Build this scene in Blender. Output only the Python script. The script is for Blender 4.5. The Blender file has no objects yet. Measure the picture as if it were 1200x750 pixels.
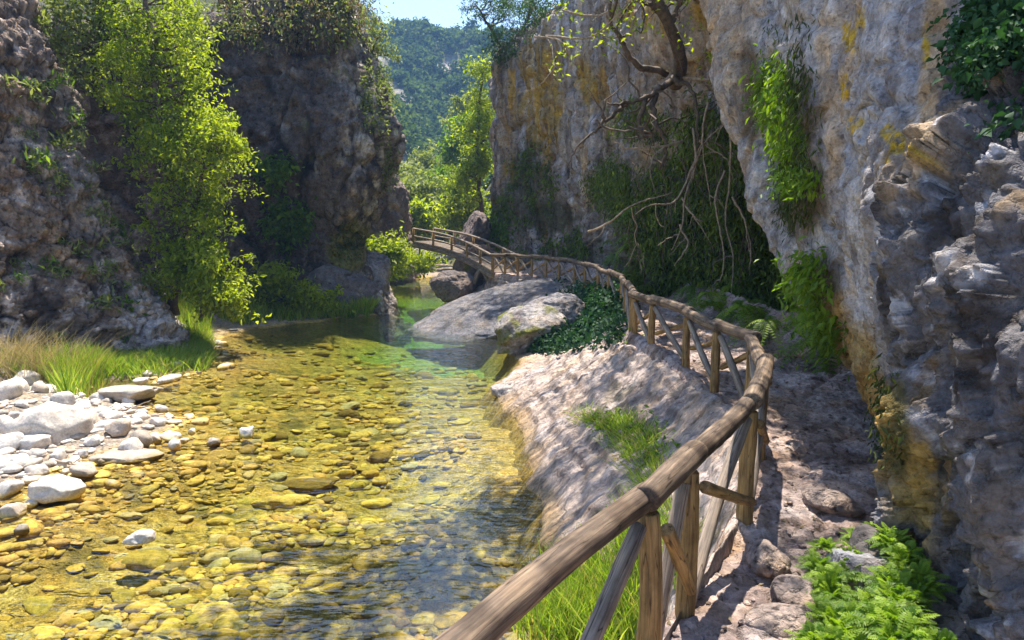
import bpy, math, random
import numpy as np, time
_T0 = time.time()
from math import radians as R, pi
random.seed(7)
rng = np.random.default_rng(7)
S = bpy.context.scene
COL = S.collection

# ------------------------------------------------------------------ camera
F_PX, CX, CY, PITCH, ZC = 800.0, 600.0, 375.0, R(8.18), 3.0
cp, sp = math.cos(PITCH), math.sin(PITCH)
def ray(px, py):
    u, v = (px-CX)/F_PX, (CY-py)/F_PX
    return np.array([u, cp+v*sp, -sp+v*cp])
def at(px, py, Y):                      # world point seen at a photo pixel, at forward distance Y
    d = ray(px, py); return np.array([0, 0, ZC]) + d*(Y/d[1])
def onz(px, py, z):                     # world point seen at a photo pixel, on the level z
    d = ray(px, py); return np.array([0, 0, ZC]) + d*((z-ZC)/d[2])
def onz_v(px, py, z):
    u, v = (px-CX)/F_PX, (CY-py)/F_PX; dz = -sp+v*cp; k = (z-ZC)/dz
    return u*k, (cp+v*sp)*k
def proj(V):
    X, Y, Z = V[..., 0], V[..., 1], V[..., 2]-ZC
    fw = Y*cp - Z*sp; up = Y*sp + Z*cp
    fw = np.where(fw < .05, .05, fw)
    return CX + F_PX*X/fw, CY - F_PX*up/fw
cam = bpy.data.objects.new('camera', bpy.data.cameras.new('camera'))
COL.objects.link(cam); S.camera = cam
cam.location = (0, 0, ZC); cam.rotation_euler = (pi/2-PITCH, 0, 0)
cam.data.lens = 24.0; cam.data.sensor_width = 36.0; cam.data.clip_end = 3000; cam.data.clip_start = .05

# ------------------------------------------------------------------ noise
_perm = rng.permutation(256); _perm = np.concatenate([_perm, _perm, _perm])
_grad = rng.normal(size=(256, 3)); _grad /= np.linalg.norm(_grad, axis=1)[:, None]
def gnoise(P):
    P = np.asarray(P, float); sh = P.shape[:-1]; P = P.reshape(-1, 3)
    i = np.floor(P).astype(np.int64); f = P-i; u = f*f*f*(f*(f*6-15)+10); i &= 255
    out = np.zeros(len(P))
    for dx in (0, 1):
        for dy in (0, 1):
            for dz in (0, 1):
                h = _perm[_perm[_perm[(i[:, 0]+dx) & 255]+((i[:, 1]+dy) & 255)]+((i[:, 2]+dz) & 255)]
                d = f-np.array([dx, dy, dz])
                w = (u[:, 0] if dx else 1-u[:, 0])*(u[:, 1] if dy else 1-u[:, 1])*(u[:, 2] if dz else 1-u[:, 2])
                out += w*(_grad[h]*d).sum(1)
    return (out*1.5).reshape(sh)
def fbm(P, sc, oct=4, gain=.5, off=0.0):
    if np.isscalar(sc): sc = (sc, sc, sc)
    Q = np.asarray(P)*np.array(sc)+off; a, s, t = 1.0, 0.0, 0.0
    for k in range(oct):
        s = s+a*gnoise(Q+17.3*k); t += a; Q = Q*2.03; a *= gain
    return s/t*1.6
def ridged(P, sc, oct=4, off=0.0):
    if np.isscalar(sc): sc = (sc, sc, sc)
    Q = np.asarray(P)*np.array(sc)+off; a, s = 1.0, 0.0
    for k in range(oct):
        s = s+a*(1-2*np.abs(gnoise(Q+9.1*k))); Q = Q*2.1; a *= .5
    return s/1.9
def worley(P, sc, off=0.0):             # F1, F2-F1 and a per-cell value
    if np.isscalar(sc): sc = (sc, sc, sc)
    sh = np.asarray(P).shape[:-1]
    Q = (np.asarray(P)*np.array(sc)+off).reshape(-1, 3); i = np.floor(Q).astype(np.int64)
    f1 = np.full(len(Q), 9.0); f2 = f1.copy(); val = np.zeros(len(Q))
    for dx in (-1, 0, 1):
        for dy in (-1, 0, 1):
            for dz in (-1, 0, 1):
                c = i+np.array([dx, dy, dz]); m = c & 255
                h = _perm[_perm[_perm[m[:, 0]]+m[:, 1]]+m[:, 2]]
                d = np.linalg.norm(c+.5+.45*_grad[h]*1.6-Q, axis=1)
                n = d < f1
                f2 = np.where(n, f1, np.minimum(f2, d)); val = np.where(n, h/255.0, val); f1 = np.where(n, d, f1)
    return f1.reshape(sh), (f2-f1).reshape(sh), val.reshape(sh)
def facets(P, sc, off=0.0):              # tilted planes, one per cell: angular broken rock
    if np.isscalar(sc): sc = (sc, sc, sc)
    sh = np.asarray(P).shape[:-1]
    Q = (np.asarray(P)*np.array(sc)+off).reshape(-1, 3); i = np.floor(Q).astype(np.int64)
    f1 = np.full(len(Q), 9.0); out = np.zeros(len(Q))
    for dx in (-1, 0, 1):
        for dy in (-1, 0, 1):
            for dz in (-1, 0, 1):
                c = i+np.array([dx, dy, dz]); m = c & 255
                h = _perm[_perm[_perm[m[:, 0]]+m[:, 1]]+m[:, 2]]
                v = c+.5+.7*_grad[h]-Q; d = (v*v).sum(1); n = d < f1
                out = np.where(n, (v*_grad[(h*7+3) & 255]).sum(1)+.5*(h/255.0-.5), out); f1 = np.where(n, d, f1)
    return out.reshape(sh)
def sstep(a, b, x):
    t = np.clip((x-a)/(b-a), 0, 1); return t*t*(3-2*t)
def mixc(c, col, m): return c*(1-m[..., None])+np.array(col)*m[..., None]

# ------------------------------------------------------------------ mesh helpers
def mesh(name, V, faces, mat=None, smooth=True, attrs=None):
    V = np.asarray(V, np.float32).reshape(-1, 3)
    if isinstance(faces, np.ndarray): faces = [faces]
    faces = [np.asarray(f, np.int32) for f in faces if len(f)]
    me = bpy.data.meshes.new(name)
    me.vertices.add(len(V)); me.vertices.foreach_set('co', V.ravel())
    sizes = np.concatenate([np.full(len(f), f.shape[1], np.int32) for f in faces])
    loops = np.concatenate([f.ravel() for f in faces])
    me.loops.add(len(loops)); me.loops.foreach_set('vertex_index', loops)
    me.polygons.add(len(sizes))
    me.polygons.foreach_set('loop_start', np.concatenate([[0], np.cumsum(sizes)[:-1]]).astype(np.int32))
    me.update(calc_edges=True)
    me.polygons.foreach_set('use_smooth', np.full(len(sizes), smooth))
    for k, a in (attrs or {}).items():
        a = np.asarray(a, np.float32)
        if a.ndim == 1:
            at_ = me.attributes.new(k, 'FLOAT', 'POINT'); at_.data.foreach_set('value', a)
        else:
            at_ = me.attributes.new(k, 'FLOAT_COLOR', 'POINT')
            at_.data.foreach_set('color', np.concatenate([a, np.ones((len(a), 1), np.float32)], 1).ravel())
    me.update()
    if mat: me.materials.append(mat)
    return me
def obj(name, me, parent=None, **props):
    o = bpy.data.objects.new(name, me); COL.objects.link(o)
    if parent: o.parent = parent
    for k, v in props.items():
        if v: o[k] = v
    return o
def tag(o, label, cat, group=None, kind=None):
    o['label'] = label; o['category'] = cat
    if group: o['group'] = group
    if kind: o['kind'] = kind
    return o
def thing(name, label, cat, loc=(0, 0, 0), group=None):
    o = bpy.data.objects.new(name, None); COL.objects.link(o); o.location = loc
    o.empty_display_size = .2
    return tag(o, label, cat, group)
class MB:                               # collects pieces into ONE mesh
    def __init__(s): s.V, s.F, s.A, s.n = [], {3: [], 4: []}, {}, 0
    def add(s, V, faces, **at_):
        V = np.asarray(V, float).reshape(-1, 3)
        if isinstance(faces, np.ndarray): faces = [faces]
        for f in faces:
            f = np.asarray(f)
            if len(f): s.F[f.shape[1]].append(f+s.n)
        s.V.append(V)
        for k, a in at_.items():
            a = np.asarray(a, float)
            if a.ndim == 0: a = np.full(len(V), float(a))
            s.A.setdefault(k, []).append(a)
        s.n += len(V); return s
    def build(s, name, mat, parent=None, smooth=True, origin=None):
        V = np.concatenate(s.V)
        if origin is not None: V = V-np.asarray(origin)
        fs = [np.concatenate(f) for f in s.F.values() if f]
        return obj(name, mesh(name, V, fs, mat, smooth, {k: np.concatenate(a) for k, a in s.A.items()}), parent)
def grid_faces(n, m, wrap=False):
    a = np.arange(n*m).reshape(n, m)
    if wrap: a = np.concatenate([a, a[:, :1]], 1)
    return np.stack([a[:-1, :-1].ravel(), a[1:, :-1].ravel(), a[1:, 1:].ravel(), a[:-1, 1:].ravel()], 1)
def cr(C, n, axis=0, t=None):           # Catmull-Rom through control points
    C = np.moveaxis(np.asarray(C, float), axis, 0); k = len(C)
    t = np.linspace(0, k-1, n) if t is None else np.asarray(t)*(k-1)
    i = np.clip(np.floor(t).astype(int), 0, k-2); f = (t-i).reshape((-1,)+(1,)*(C.ndim-1))
    P = np.concatenate([2*C[:1]-C[1:2], C, 2*C[-1:]-C[-2:-1]], 0)
    p0, p1, p2, p3 = P[i], P[i+1], P[i+2], P[i+3]
    r = .5*(2*p1+(p2-p0)*f+(2*p0-5*p1+4*p2-p3)*f*f+(3*p1-p0-3*p2+p3)*f**3)
    return np.moveaxis(r, 0, axis)
def gnormals(V):
    du = np.gradient(V, axis=0); dv = np.gradient(V, axis=1)
    n = np.cross(du, dv); return n/(np.linalg.norm(n, axis=-1, keepdims=True)+1e-9)
def tube(pts, rad, seg=8, wob=0.0, caps=True, seed=0):
    pts = np.asarray(pts, float); n = len(pts); rad = np.broadcast_to(np.asarray(rad, float), (n,)).copy()
    T = np.gradient(pts, axis=0); T /= np.linalg.norm(T, axis=1)[:, None]+1e-9
    up = np.array([0, 0, 1.0]) if abs(T[0, 2]) < .9 else np.array([1.0, 0, 0])
    a = np.cross(T[0], up); a /= np.linalg.norm(a); fr = []
    for k in range(n):
        a = a-T[k]*(a@T[k]); a /= np.linalg.norm(a)+1e-9; fr.append(a)
    A = np.array(fr); B = np.cross(T, A)
    th = np.linspace(0, 2*pi, seg, endpoint=False)
    al = np.concatenate([[0], np.cumsum(np.linalg.norm(np.diff(pts, axis=0), axis=1))])
    rr = rad[:, None]*np.ones(seg)
    L = np.stack([np.repeat(al[:, None], seg, 1), np.cos(th)[None]*rr, np.sin(th)[None]*rr], -1)
    if wob: rr = rr*(1+wob*fbm(L+seed*3.7, (3, 14, 14), 3))
    V = pts[:, None]+A[:, None]*(np.cos(th)[None, :, None]*rr[..., None])+B[:, None]*(np.sin(th)[None, :, None]*rr[..., None])
    V = V.reshape(-1, 3); F = [grid_faces(n, seg, True)]; L = L.reshape(-1, 3)
    if caps:
        V = np.concatenate([V, pts[:1], pts[-1:]]); L = np.concatenate([L, [[0, 0, 0]], [[al[-1], 0, 0]]])
        j = np.arange(seg); k = (j+1) % seg; c0, c1 = n*seg, n*seg+1
        F.append(np.concatenate([np.stack([np.full(seg, c0), j, k], 1), np.stack([np.full(seg, c1), (n-1)*seg+k, (n-1)*seg+j], 1)]))
    return V, F, L+seed*5.3

# ------------------------------------------------------------------ materials
def nt(name):
    m = bpy.data.materials.new(name); m.use_nodes = True; t = m.node_tree; t.nodes.clear()
    out = t.nodes.new('ShaderNodeOutputMaterial')
    return m, t, out
def N(t, ty, **kw):
    n = t.nodes.new(ty)
    for k, v in kw.items():
        if k.startswith('_'): setattr(n, k[1:], v)
        else: n.inputs[k.replace('__', ' ')].default_value = v
    return n
def ramp(t, src, stops):
    r = t.nodes.new('ShaderNodeValToRGB'); e = r.color_ramp.elements
    while len(e) < len(stops): e.new(.5)
    for k, (p, c) in enumerate(stops):
        e[k].position = p; e[k].color = (c, c, c, 1) if np.isscalar(c) else (*c, 1)
    t.links.new(src, r.inputs[0]); return r.outputs[0]
def mul(t, a, b, fac=1.0, mode='MULTIPLY'):
    m = t.nodes.new('ShaderNodeMix'); m.data_type = 'RGBA'; m.blend_type = mode; m.inputs[0].default_value = fac
    for s, i in ((a, 6), (b, 7)):
        if isinstance(s, tuple): m.inputs[i].default_value = (*s, 1)
        else: t.links.new(s, m.inputs[i])
    return m.outputs[2]
def rock_mat(name, fine=9.0, bump=.5, rough=.9, speck=.5, scale=(1, 1, 1), dist=.05, streak=0.0, pits=.6, grain=None):
    m, t, out = nt(name); L = t.links.new
    a = N(t, 'ShaderNodeAttribute', _attribute_name='tint')
    tc = N(t, 'ShaderNodeTexCoord'); mp = N(t, 'ShaderNodeMapping'); mp.inputs['Scale'].default_value = scale
    if grain: mp.vector_type = 'TEXTURE'; mp.inputs['Rotation'].default_value = (0, 0, grain)
    L(tc.outputs['Object'], mp.inputs[0])
    n1 = N(t, 'ShaderNodeTexNoise', Scale=fine, Detail=9.0, Roughness=.68)
    n2 = N(t, 'ShaderNodeTexNoise', Scale=fine*4.3, Detail=6.0, Roughness=.7)
    n3 = N(t, 'ShaderNodeTexVoronoi', Scale=fine*.8, _feature='DISTANCE_TO_EDGE')
    n4 = N(t, 'ShaderNodeTexNoise', Scale=fine*.3, Detail=6.0, Roughness=.65)
    n5 = N(t, 'ShaderNodeTexNoise', Scale=fine*2.1, Detail=5.0, Roughness=.62)
    for n in (n1, n2, n4, n5): L(mp.outputs[0], n.inputs['Vector'])
    wv = N(t, 'ShaderNodeVectorMath', _operation='MULTIPLY_ADD'); L(n4.outputs['Color'], wv.inputs[0])
    wv.inputs[1].default_value = (.5, .5, .5); L(mp.outputs[0], wv.inputs[2]); L(wv.outputs[0], n3.inputs['Vector'])
    v1 = ramp(t, n1.outputs[0], [(.3, 1-speck*.8), (.48, .95), (.58, 1+speck*.35), (.72, 1+speck*.9)])
    v2 = ramp(t, n2.outputs[0], [(.32, 1-speck*.65), (.52, 1.0), (.7, 1+speck*.6)])
    v5 = ramp(t, n5.outputs[0], [(.34, 1-pits), (.43, 1.0)])
    v4 = ramp(t, n4.outputs[0], [(.28, (.62, .64, .74)), (.45, (.95, .95, 1)), (.55, (1.05, 1.0, .97)), (.72, (1.35, 1.12, .85))])
    c = mul(t, mul(t, mul(t, mul(t, a.outputs['Color'], v1), v2), v4), v5)
    if streak:
        mp2 = N(t, 'ShaderNodeMapping'); mp2.inputs['Scale'].default_value = (3.2, 3.2, .22); L(tc.outputs['Object'], mp2.inputs[0])
        n6 = N(t, 'ShaderNodeTexNoise', Scale=1.0, Detail=7.0, Roughness=.62); n6.inputs['Distortion'].default_value = .3; L(mp2.outputs[0], n6.inputs['Vector'])
        c = mul(t, c, ramp(t, n6.outputs[0], [(.32, (.30, .25, .22)), (.43, (.75, .70, .66)), (.5, (1, 1, 1)), (.6, (1.25, 1.25, 1.3)), (.7, (1.1, .85, .6))]), streak)
    bs = N(t, 'ShaderNodeBsdfPrincipled', Roughness=rough); bs.inputs['Specular IOR Level'].default_value = .25
    L(c, bs.inputs['Base Color'])
    h = N(t, 'ShaderNodeMath', _operation='MULTIPLY_ADD'); L(n2.outputs[0], h.inputs[0]); h.inputs[1].default_value = .3; L(n1.outputs[0], h.inputs[2])
    cr_ = ramp(t, n3.outputs[0], [(0, 0.0), (.10, 1.0)])
    h2 = N(t, 'ShaderNodeMath', _operation='MULTIPLY_ADD'); L(cr_, h2.inputs[0]); h2.inputs[1].default_value = .22; L(h.outputs[0], h2.inputs[2])
    h3 = N(t, 'ShaderNodeMath', _operation='MULTIPLY_ADD'); L(v5, h3.inputs[0]); h3.inputs[1].default_value = .2; L(h2.outputs[0], h3.inputs[2])
    b = N(t, 'ShaderNodeBump', Strength=bump, Distance=dist); L(h3.outputs[0], b.inputs['Height']); L(b.outputs[0], bs.inputs['Normal'])
    L(bs.outputs[0], out.inputs[0]); return m
def leaf_mat(name, dark, light, trans=.45, tcol=None, rough=.5):
    m, t, out = nt(name); L = t.links.new
    a = N(t, 'ShaderNodeAttribute', _attribute_name='rnd')
    c = ramp(t, a.outputs['Fac'], [(0, dark), (1, light)] if name != 'grass' else [(0, dark), (.6, light), (.86, (.36, .40, .07)), (.92, (.42, .35, .15)), (1, (.38, .29, .13))])
    bs = N(t, 'ShaderNodeBsdfPrincipled', Roughness=rough); bs.inputs['Specular IOR Level'].default_value = .3 if rough < .9 else 0
    L(c, bs.inputs['Base Color'])
    tr = N(t, 'ShaderNodeBsdfTranslucent'); L(mul(t, c, tcol or (1.5, 1.6, .6)), tr.inputs[0])
    mx = N(t, 'ShaderNodeMixShader', Fac=trans); L(bs.outputs[0], mx.inputs[1]); L(tr.outputs[0], mx.inputs[2])
    L(mx.outputs[0], out.inputs[0]); return m
def wood_mat(name, c1, c2, c3, ring=0.0):
    m, t, out = nt(name); L = t.links.new
    a = N(t, 'ShaderNodeAttribute', _attribute_name='lc')
    mp = N(t, 'ShaderNodeMapping'); mp.inputs['Scale'].default_value = (2.2, 45, 45); L(a.outputs['Vector'], mp.inputs[0])
    n1 = N(t, 'ShaderNodeTexNoise', Scale=1.0, Detail=6.0, Roughness=.65); L(mp.outputs[0], n1.inputs['Vector'])
    mp2 = N(t, 'ShaderNodeMapping'); mp2.inputs['Scale'].default_value = (5, 9, 9); L(a.outputs['Vector'], mp2.inputs[0])
    n2 = N(t, 'ShaderNodeTexNoise', Scale=1.0, Detail=5.0, Roughness=.6); L(mp2.outputs[0], n2.inputs['Vector'])
    c = ramp(t, n1.outputs[0], [(.32, c1), (.5, c2), (.68, c3)])
    c = mul(t, c, ramp(t, n2.outputs[0], [(.3, (.5, .48, .46)), (.5, (.95, .95, .95)), (.7, (1.25, 1.2, 1.1))]))
    if ring:
        mp3 = N(t, 'ShaderNodeMapping'); mp3.inputs['Scale'].default_value = (ring, 1.5, 1.5); L(a.outputs['Vector'], mp3.inputs[0])
        n3 = N(t, 'ShaderNodeTexNoise', Scale=1.0, Detail=2.0); L(mp3.outputs[0], n3.inputs['Vector'])
        c = mul(t, c, ramp(t, n3.outputs[0], [(.36, (.4, .36, .34)), (.47, (1, 1, 1)), (.6, (1, 1, 1)), (.7, (1.5, 1.45, 1.35))]))
    mp4 = N(t, 'ShaderNodeMapping'); mp4.inputs['Scale'].default_value = (1.6, 26, 26); L(a.outputs['Vector'], mp4.inputs[0])
    n4 = N(t, 'ShaderNodeTexNoise', Scale=1.0, Detail=2.0, Roughness=.4); n4.inputs['Distortion'].default_value = .4; L(mp4.outputs[0], n4.inputs['Vector'])
    c = mul(t, c, ramp(t, n4.outputs[0], [(.485, (1, 1, 1)), (.5, (.22, .19, .17)), (.515, (1, 1, 1))]))   # drying cracks along the grain
    bs = N(t, 'ShaderNodeBsdfPrincipled', Roughness=.75); bs.inputs['Specular IOR Level'].default_value = .3
    L(c, bs.inputs['Base Color'])
    b = N(t, 'ShaderNodeBump', Strength=.6, Distance=.008); L(n1.outputs[0], b.inputs['Height']); L(b.outputs[0], bs.inputs['Normal'])
    L(bs.outputs[0], out.inputs[0]); return m
def bark_mat(name, c1, c2):
    m, t, out = nt(name); L = t.links.new
    tc = N(t, 'ShaderNodeTexCoord'); n = N(t, 'ShaderNodeTexNoise', Scale=14.0, Detail=6.0, Roughness=.7); L(tc.outputs['Object'], n.inputs['Vector'])
    bs = N(t, 'ShaderNodeBsdfPrincipled', Roughness=.85); L(ramp(t, n.outputs[0], [(.35, c1), (.65, c2)]), bs.inputs['Base Color'])
    b = N(t, 'ShaderNodeBump', Strength=.6, Distance=.02); L(n.outputs[0], b.inputs['Height']); L(b.outputs[0], bs.inputs['Normal'])
    L(bs.outputs[0], out.inputs[0]); return m
def stone_mat(name):                    # pale and dry above the water line, algae-covered ochre below it
    m, t, out = nt(name); L = t.links.new
    g = N(t, 'ShaderNodeNewGeometry'); sx = N(t, 'ShaderNodeSeparateXYZ'); L(g.outputs['Position'], sx.inputs[0])
    n0 = N(t, 'ShaderNodeTexNoise', Scale=6.0, Detail=4.0); L(g.outputs['Position'], n0.inputs['Vector'])
    ad = N(t, 'ShaderNodeMath', _operation='MULTIPLY_ADD'); L(n0.outputs[0], ad.inputs[0]); ad.inputs[1].default_value = -.10; L(sx.outputs[2], ad.inputs[2])
    mr = N(t, 'ShaderNodeMapRange'); mr.inputs[1].default_value = -.035; mr.inputs[2].default_value = .015; L(ad.outputs[0], mr.inputs[0])
    oi = N(t, 'ShaderNodeObjectInfo'); at_ = N(t, 'ShaderNodeAttribute', _attribute_name='rnd')
    rs = N(t, 'ShaderNodeMath', _operation='ADD'); L(oi.outputs['Random'], rs.inputs[0]); L(at_.outputs['Fac'], rs.inputs[1])
    fr = N(t, 'ShaderNodeMath', _operation='FRACT'); L(rs.outputs[0], fr.inputs[0])
    wet = ramp(t, fr.outputs[0], [(0, (.11, .075, .02)), (.25, (.52, .34, .06)), (.5, (.66, .48, .12)), (.66, (.36, .28, .05)), (.8, (.64, .39, .12)), (.93, (.46, .40, .20)), (1, (.20, .13, .05))])
    dry = ramp(t, fr.outputs[0], [(0, (.34, .29, .24)), (.35, (.56, .51, .46)), (.7, (.64, .60, .55)), (1, (.44, .34, .26))])
    n1 = N(t, 'ShaderNodeTexNoise', Scale=11.0, Detail=8.0, Roughness=.7); L(g.outputs['Position'], n1.inputs['Vector'])
    n2 = N(t, 'ShaderNodeTexNoise', Scale=45.0, Detail=4.0, Roughness=.7); L(g.outputs['Position'], n2.inputs['Vector'])
    mx = N(t, 'ShaderNodeMix', _data_type='RGBA'); L(mr.outputs[0], mx.inputs[0])
    L(mul(t, wet, ramp(t, n1.outputs[0], [(.3, (.42, .46, .4)), (.5, (1, 1, 1)), (.7, (1.35, 1.25, 1.0))])), mx.inputs[6])
    L(mul(t, dry, ramp(t, n1.outputs[0], [(.3, (.66, .62, .6)), (.5, (1, 1, 1)), (.75, (1.15, 1.15, 1.15))])), mx.inputs[7])
    c = mul(t, mx.outputs[2], ramp(t, n2.outputs[0], [(.3, .72), (.5, 1.0), (.7, 1.2)]))
    bs = N(t, 'ShaderNodeBsdfPrincipled', Roughness=.85); bs.inputs['Specular IOR Level'].default_value = .2; L(c, bs.inputs['Base Color'])
    b = N(t, 'ShaderNodeBump', Strength=.5, Distance=.03); L(n1.outputs[0], b.inputs['Height']); L(b.outputs[0], bs.inputs['Normal'])
    L(bs.outputs[0], out.inputs[0]); return m
M = dict(
    rock=rock_mat('limestone', 4.0, .8, .9, .55, dist=.14), wall=rock_mat('streaked limestone', 4.5, .75, .9, .45, dist=.10, streak=.9), crag=rock_mat('near limestone', 9.0, .8, .88, .5, dist=.05, pits=.45),
    bank=rock_mat('bank rock', 7.0, .85, .85, .5, (1, 1, 1), dist=.06), strata=rock_mat('layered bank rock', 6.0, .9, .85, .5, (2.8, .62, 1), dist=.06, grain=.52, pits=.45), path=rock_mat('path rock', 7.0, .9, .9, .55, dist=.05),
    bed=rock_mat('bed gravel', 9.0, .8, .9, .7), soil=rock_mat('hill soil', .5, .3, .95, .5),
    stone=stone_mat('river stone'),
    rail=wood_mat('weathered rail', (.06, .043, .034), (.155, .11, .08), (.30, .22, .15), 3.2),
    post=wood_mat('orange wood', (.12, .075, .035), (.30, .185, .075), (.46, .30, .13)),
    brace=wood_mat('grey wood', (.12, .09, .07), (.27, .215, .175), (.44, .36, .29)),
    bark=bark_mat('dark bark', (.045, .03, .022), (.15, .105, .075)), root=bark_mat('pale roots', (.16, .115, .08), (.42, .33, .24)),
    leaf_sun=leaf_mat('yellow green leaves', (.10, .16, .012), (.34, .40, .04), .55, (1.7, 1.7, .5)),
    leaf_mid=leaf_mat('green leaves', (.05, .11, .012), (.19, .29, .035), .5),
    leaf_dark=leaf_mat('dark leaves', (.018, .05, .012), (.06, .13, .025), .3),
    leaf_ivy=leaf_mat('ivy leaves', (.012, .042, .02), (.04, .115, .042), .2, None, .75),
    leaf_grey=leaf_mat('grey green leaves', (.09, .12, .04), (.28, .31, .12), .45),
    leaf_dry=leaf_mat('dry leaves', (.10, .085, .045), (.28, .21, .12), .3, (1.3, 1.2, .8)),
    fern=leaf_mat('fern leaves', (.06, .14, .012), (.25, .37, .03), .45),
    moss=leaf_mat('hanging moss', (.03, .05, .01), (.10, .12, .025), .25),
    curtain=leaf_mat('curtain', (.022, .04, .010), (.20, .27, .035), .3),
    grass=leaf_mat('grass', (.08, .17, .015), (.33, .44, .06), .45),
    straw=leaf_mat('dry grass', (.22, .17, .08), (.50, .42, .22), .35, (1.2, 1.1, .7)),
    forest=leaf_mat('forest', (.022, .052, .024), (.13, .18, .075), .3, None, 1.0),
)

# ------------------------------------------------------------------ foliage helpers
def leaves(C, size, aspect=.45, droop=.3, dirs=None, spread=1.0, fold=.25):
    C = np.asarray(C); n = len(C)
    d = rng.normal(size=(n, 3))*spread
    if dirs is not None: d = d+dirs
    d[:, 2] -= droop; d /= np.linalg.norm(d, axis=1)[:, None]+1e-9
    r = rng.normal(size=(n, 3)); r[:, 2] *= .45; r = np.cross(d, np.cross(r, d)); s = np.cross(d, rng.normal(size=(n, 3))*.6+np.array([0, 0, 1.0]))
    s /= np.linalg.norm(s, axis=1)[:, None]+1e-9; nn = np.cross(s, d)
    L = (size*rng.uniform(.4, 1.55, n))[:, None]; W = L*aspect
    p0 = C; p2 = C+d*L-nn*L*.12; m = C+d*L*.48
    p1 = m+s*W*.5+nn*W*fold; p3 = m-s*W*.5+nn*W*fold
    V = np.stack([p0, p1, p2, p3], 1).reshape(-1, 3); b = np.arange(n)[:, None]*4
    F = np.concatenate([b+np.array([0, 1, 2]), b+np.array([0, 2, 3])])
    return V, F
def leaf_mb(mb, C, size, rv=None, **kw):
    if len(C) == 0: return
    V, F = leaves(C, size, **kw)
    rv = rng.uniform(0, 1, len(C)) if rv is None else rv
    mb.add(V, F, rnd=np.repeat(np.clip(rv, 0, 1), 4))
def blades(mb, base, h, w=.012, lean=.35, curve=.5, wind=(0, 0), segs=3):
    base = np.asarray(base); n = len(base)
    H = (h*rng.uniform(.45, 1.25, n)); a = rng.uniform(0, 2*pi, n)
    dx = np.cos(a)*lean*rng.uniform(.2, 1.3, n)+wind[0]; dy = np.sin(a)*lean*rng.uniform(.2, 1.3, n)+wind[1]
    b = rng.uniform(0, 2*pi, n); sx, sy = np.cos(b), np.sin(b); V = []
    for k in range(segs+1):
        t = k/segs; off = t+curve*t*t
        c = base+np.stack([dx*H*off, dy*H*off, H*t*(1-curve*.35*t*np.hypot(dx, dy))], 1)
        ww = w*(1-t)**.7*.5+.0008
        V += [c-np.stack([sx, sy, 0*sx], 1)*ww, c+np.stack([sx, sy, 0*sx], 1)*ww]
    V = np.stack(V, 1); k = 2*(segs+1); i = np.arange(n)[:, None]*k
    F = np.concatenate([i+np.array([2*j, 2*j+1, 2*j+3, 2*j+2]) for j in range(segs)])
    mb.add(V.reshape(-1, 3), F, rnd=np.repeat(rng.uniform(0, 1, n), k))
def frond(mb, p, d, L, pairs=13, w=.32, droop=.8):
    d = np.asarray(d, float); d /= np.linalg.norm(d); t = np.linspace(0, 1, pairs+1)
    P = p+d*L*t[:, None]+np.array([0, 0, -1.0])*(L*droop*.6*t**2)[:, None]
    T = np.gradient(P, axis=0); T /= np.linalg.norm(T, axis=1)[:, None]
    s = np.cross(T, np.array([0, 0, 1.0])+rng.normal(size=3)*.2); s /= np.linalg.norm(s, axis=1)[:, None]+1e-9; nn = np.cross(s, T)
    ln = L*w*np.sin(pi*np.clip(t*.86+.14, 0, 1))**.8*.55+L*.012
    V, F, k0 = [], [], 0
    for sg in (1, -1):
        b = P; dd = s*sg*.93+T*.36+nn*rng.normal(size=(len(t), 1))*.12
        tip = b+dd*ln[:, None]-nn*(ln*.15)[:, None]; m = b+dd*(ln*.4)[:, None]; hw = (L/pairs*.42)
        q = np.stack([b, m+T*hw, tip, m-T*hw], 1).reshape(-1, 3); i = np.arange(len(t))[:, None]*4+k0
        V.append(q); F += [i+np.array([0, 1, 2]), i+np.array([0, 2, 3])]; k0 += len(q)
    hw = L*.006
    q = np.concatenate([P-s*hw, P+s*hw]); n = len(P); i = np.arange(n-1)+k0
    V.append(q); F.append(np.concatenate([np.stack([i, i+1, i+n], 1), np.stack([i+1, i+n+1, i+n], 1)]))
    V = np.concatenate(V); mb.add(V, np.concatenate(F), rnd=float(rng.uniform(0, 1)))
def fern_mesh(name, n, L, mat, hang=False):
    mb = MB()
    for k in range(n):
        a = rng.uniform(0, 2*pi); e = rng.uniform(-.3, .6) if hang else rng.uniform(.35, 1.3)
        frond(mb, np.array([math.cos(a), math.sin(a), 0])*L*.06, (math.cos(a)*math.cos(e), math.sin(a)*math.cos(e), math.sin(e)), L*rng.uniform(.55, 1.15), droop=rng.uniform(.5, 1.2)*(1.4 if hang else 1))
    o = mb.build(name, mat); me = o.data; bpy.data.objects.remove(o); return me
def limb(p0, p1, n=7, sag=.12):
    p0, p1 = np.asarray(p0, float), np.asarray(p1, float); L = np.linalg.norm(p1-p0); t = np.linspace(0, 1, n)[:, None]
    P = p0+(p1-p0)*t+np.sin(pi*t)*rng.normal(size=3)*L*sag
    P[1:-1] += rng.normal(size=(n-2, 3))*L*.025; return P
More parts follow.
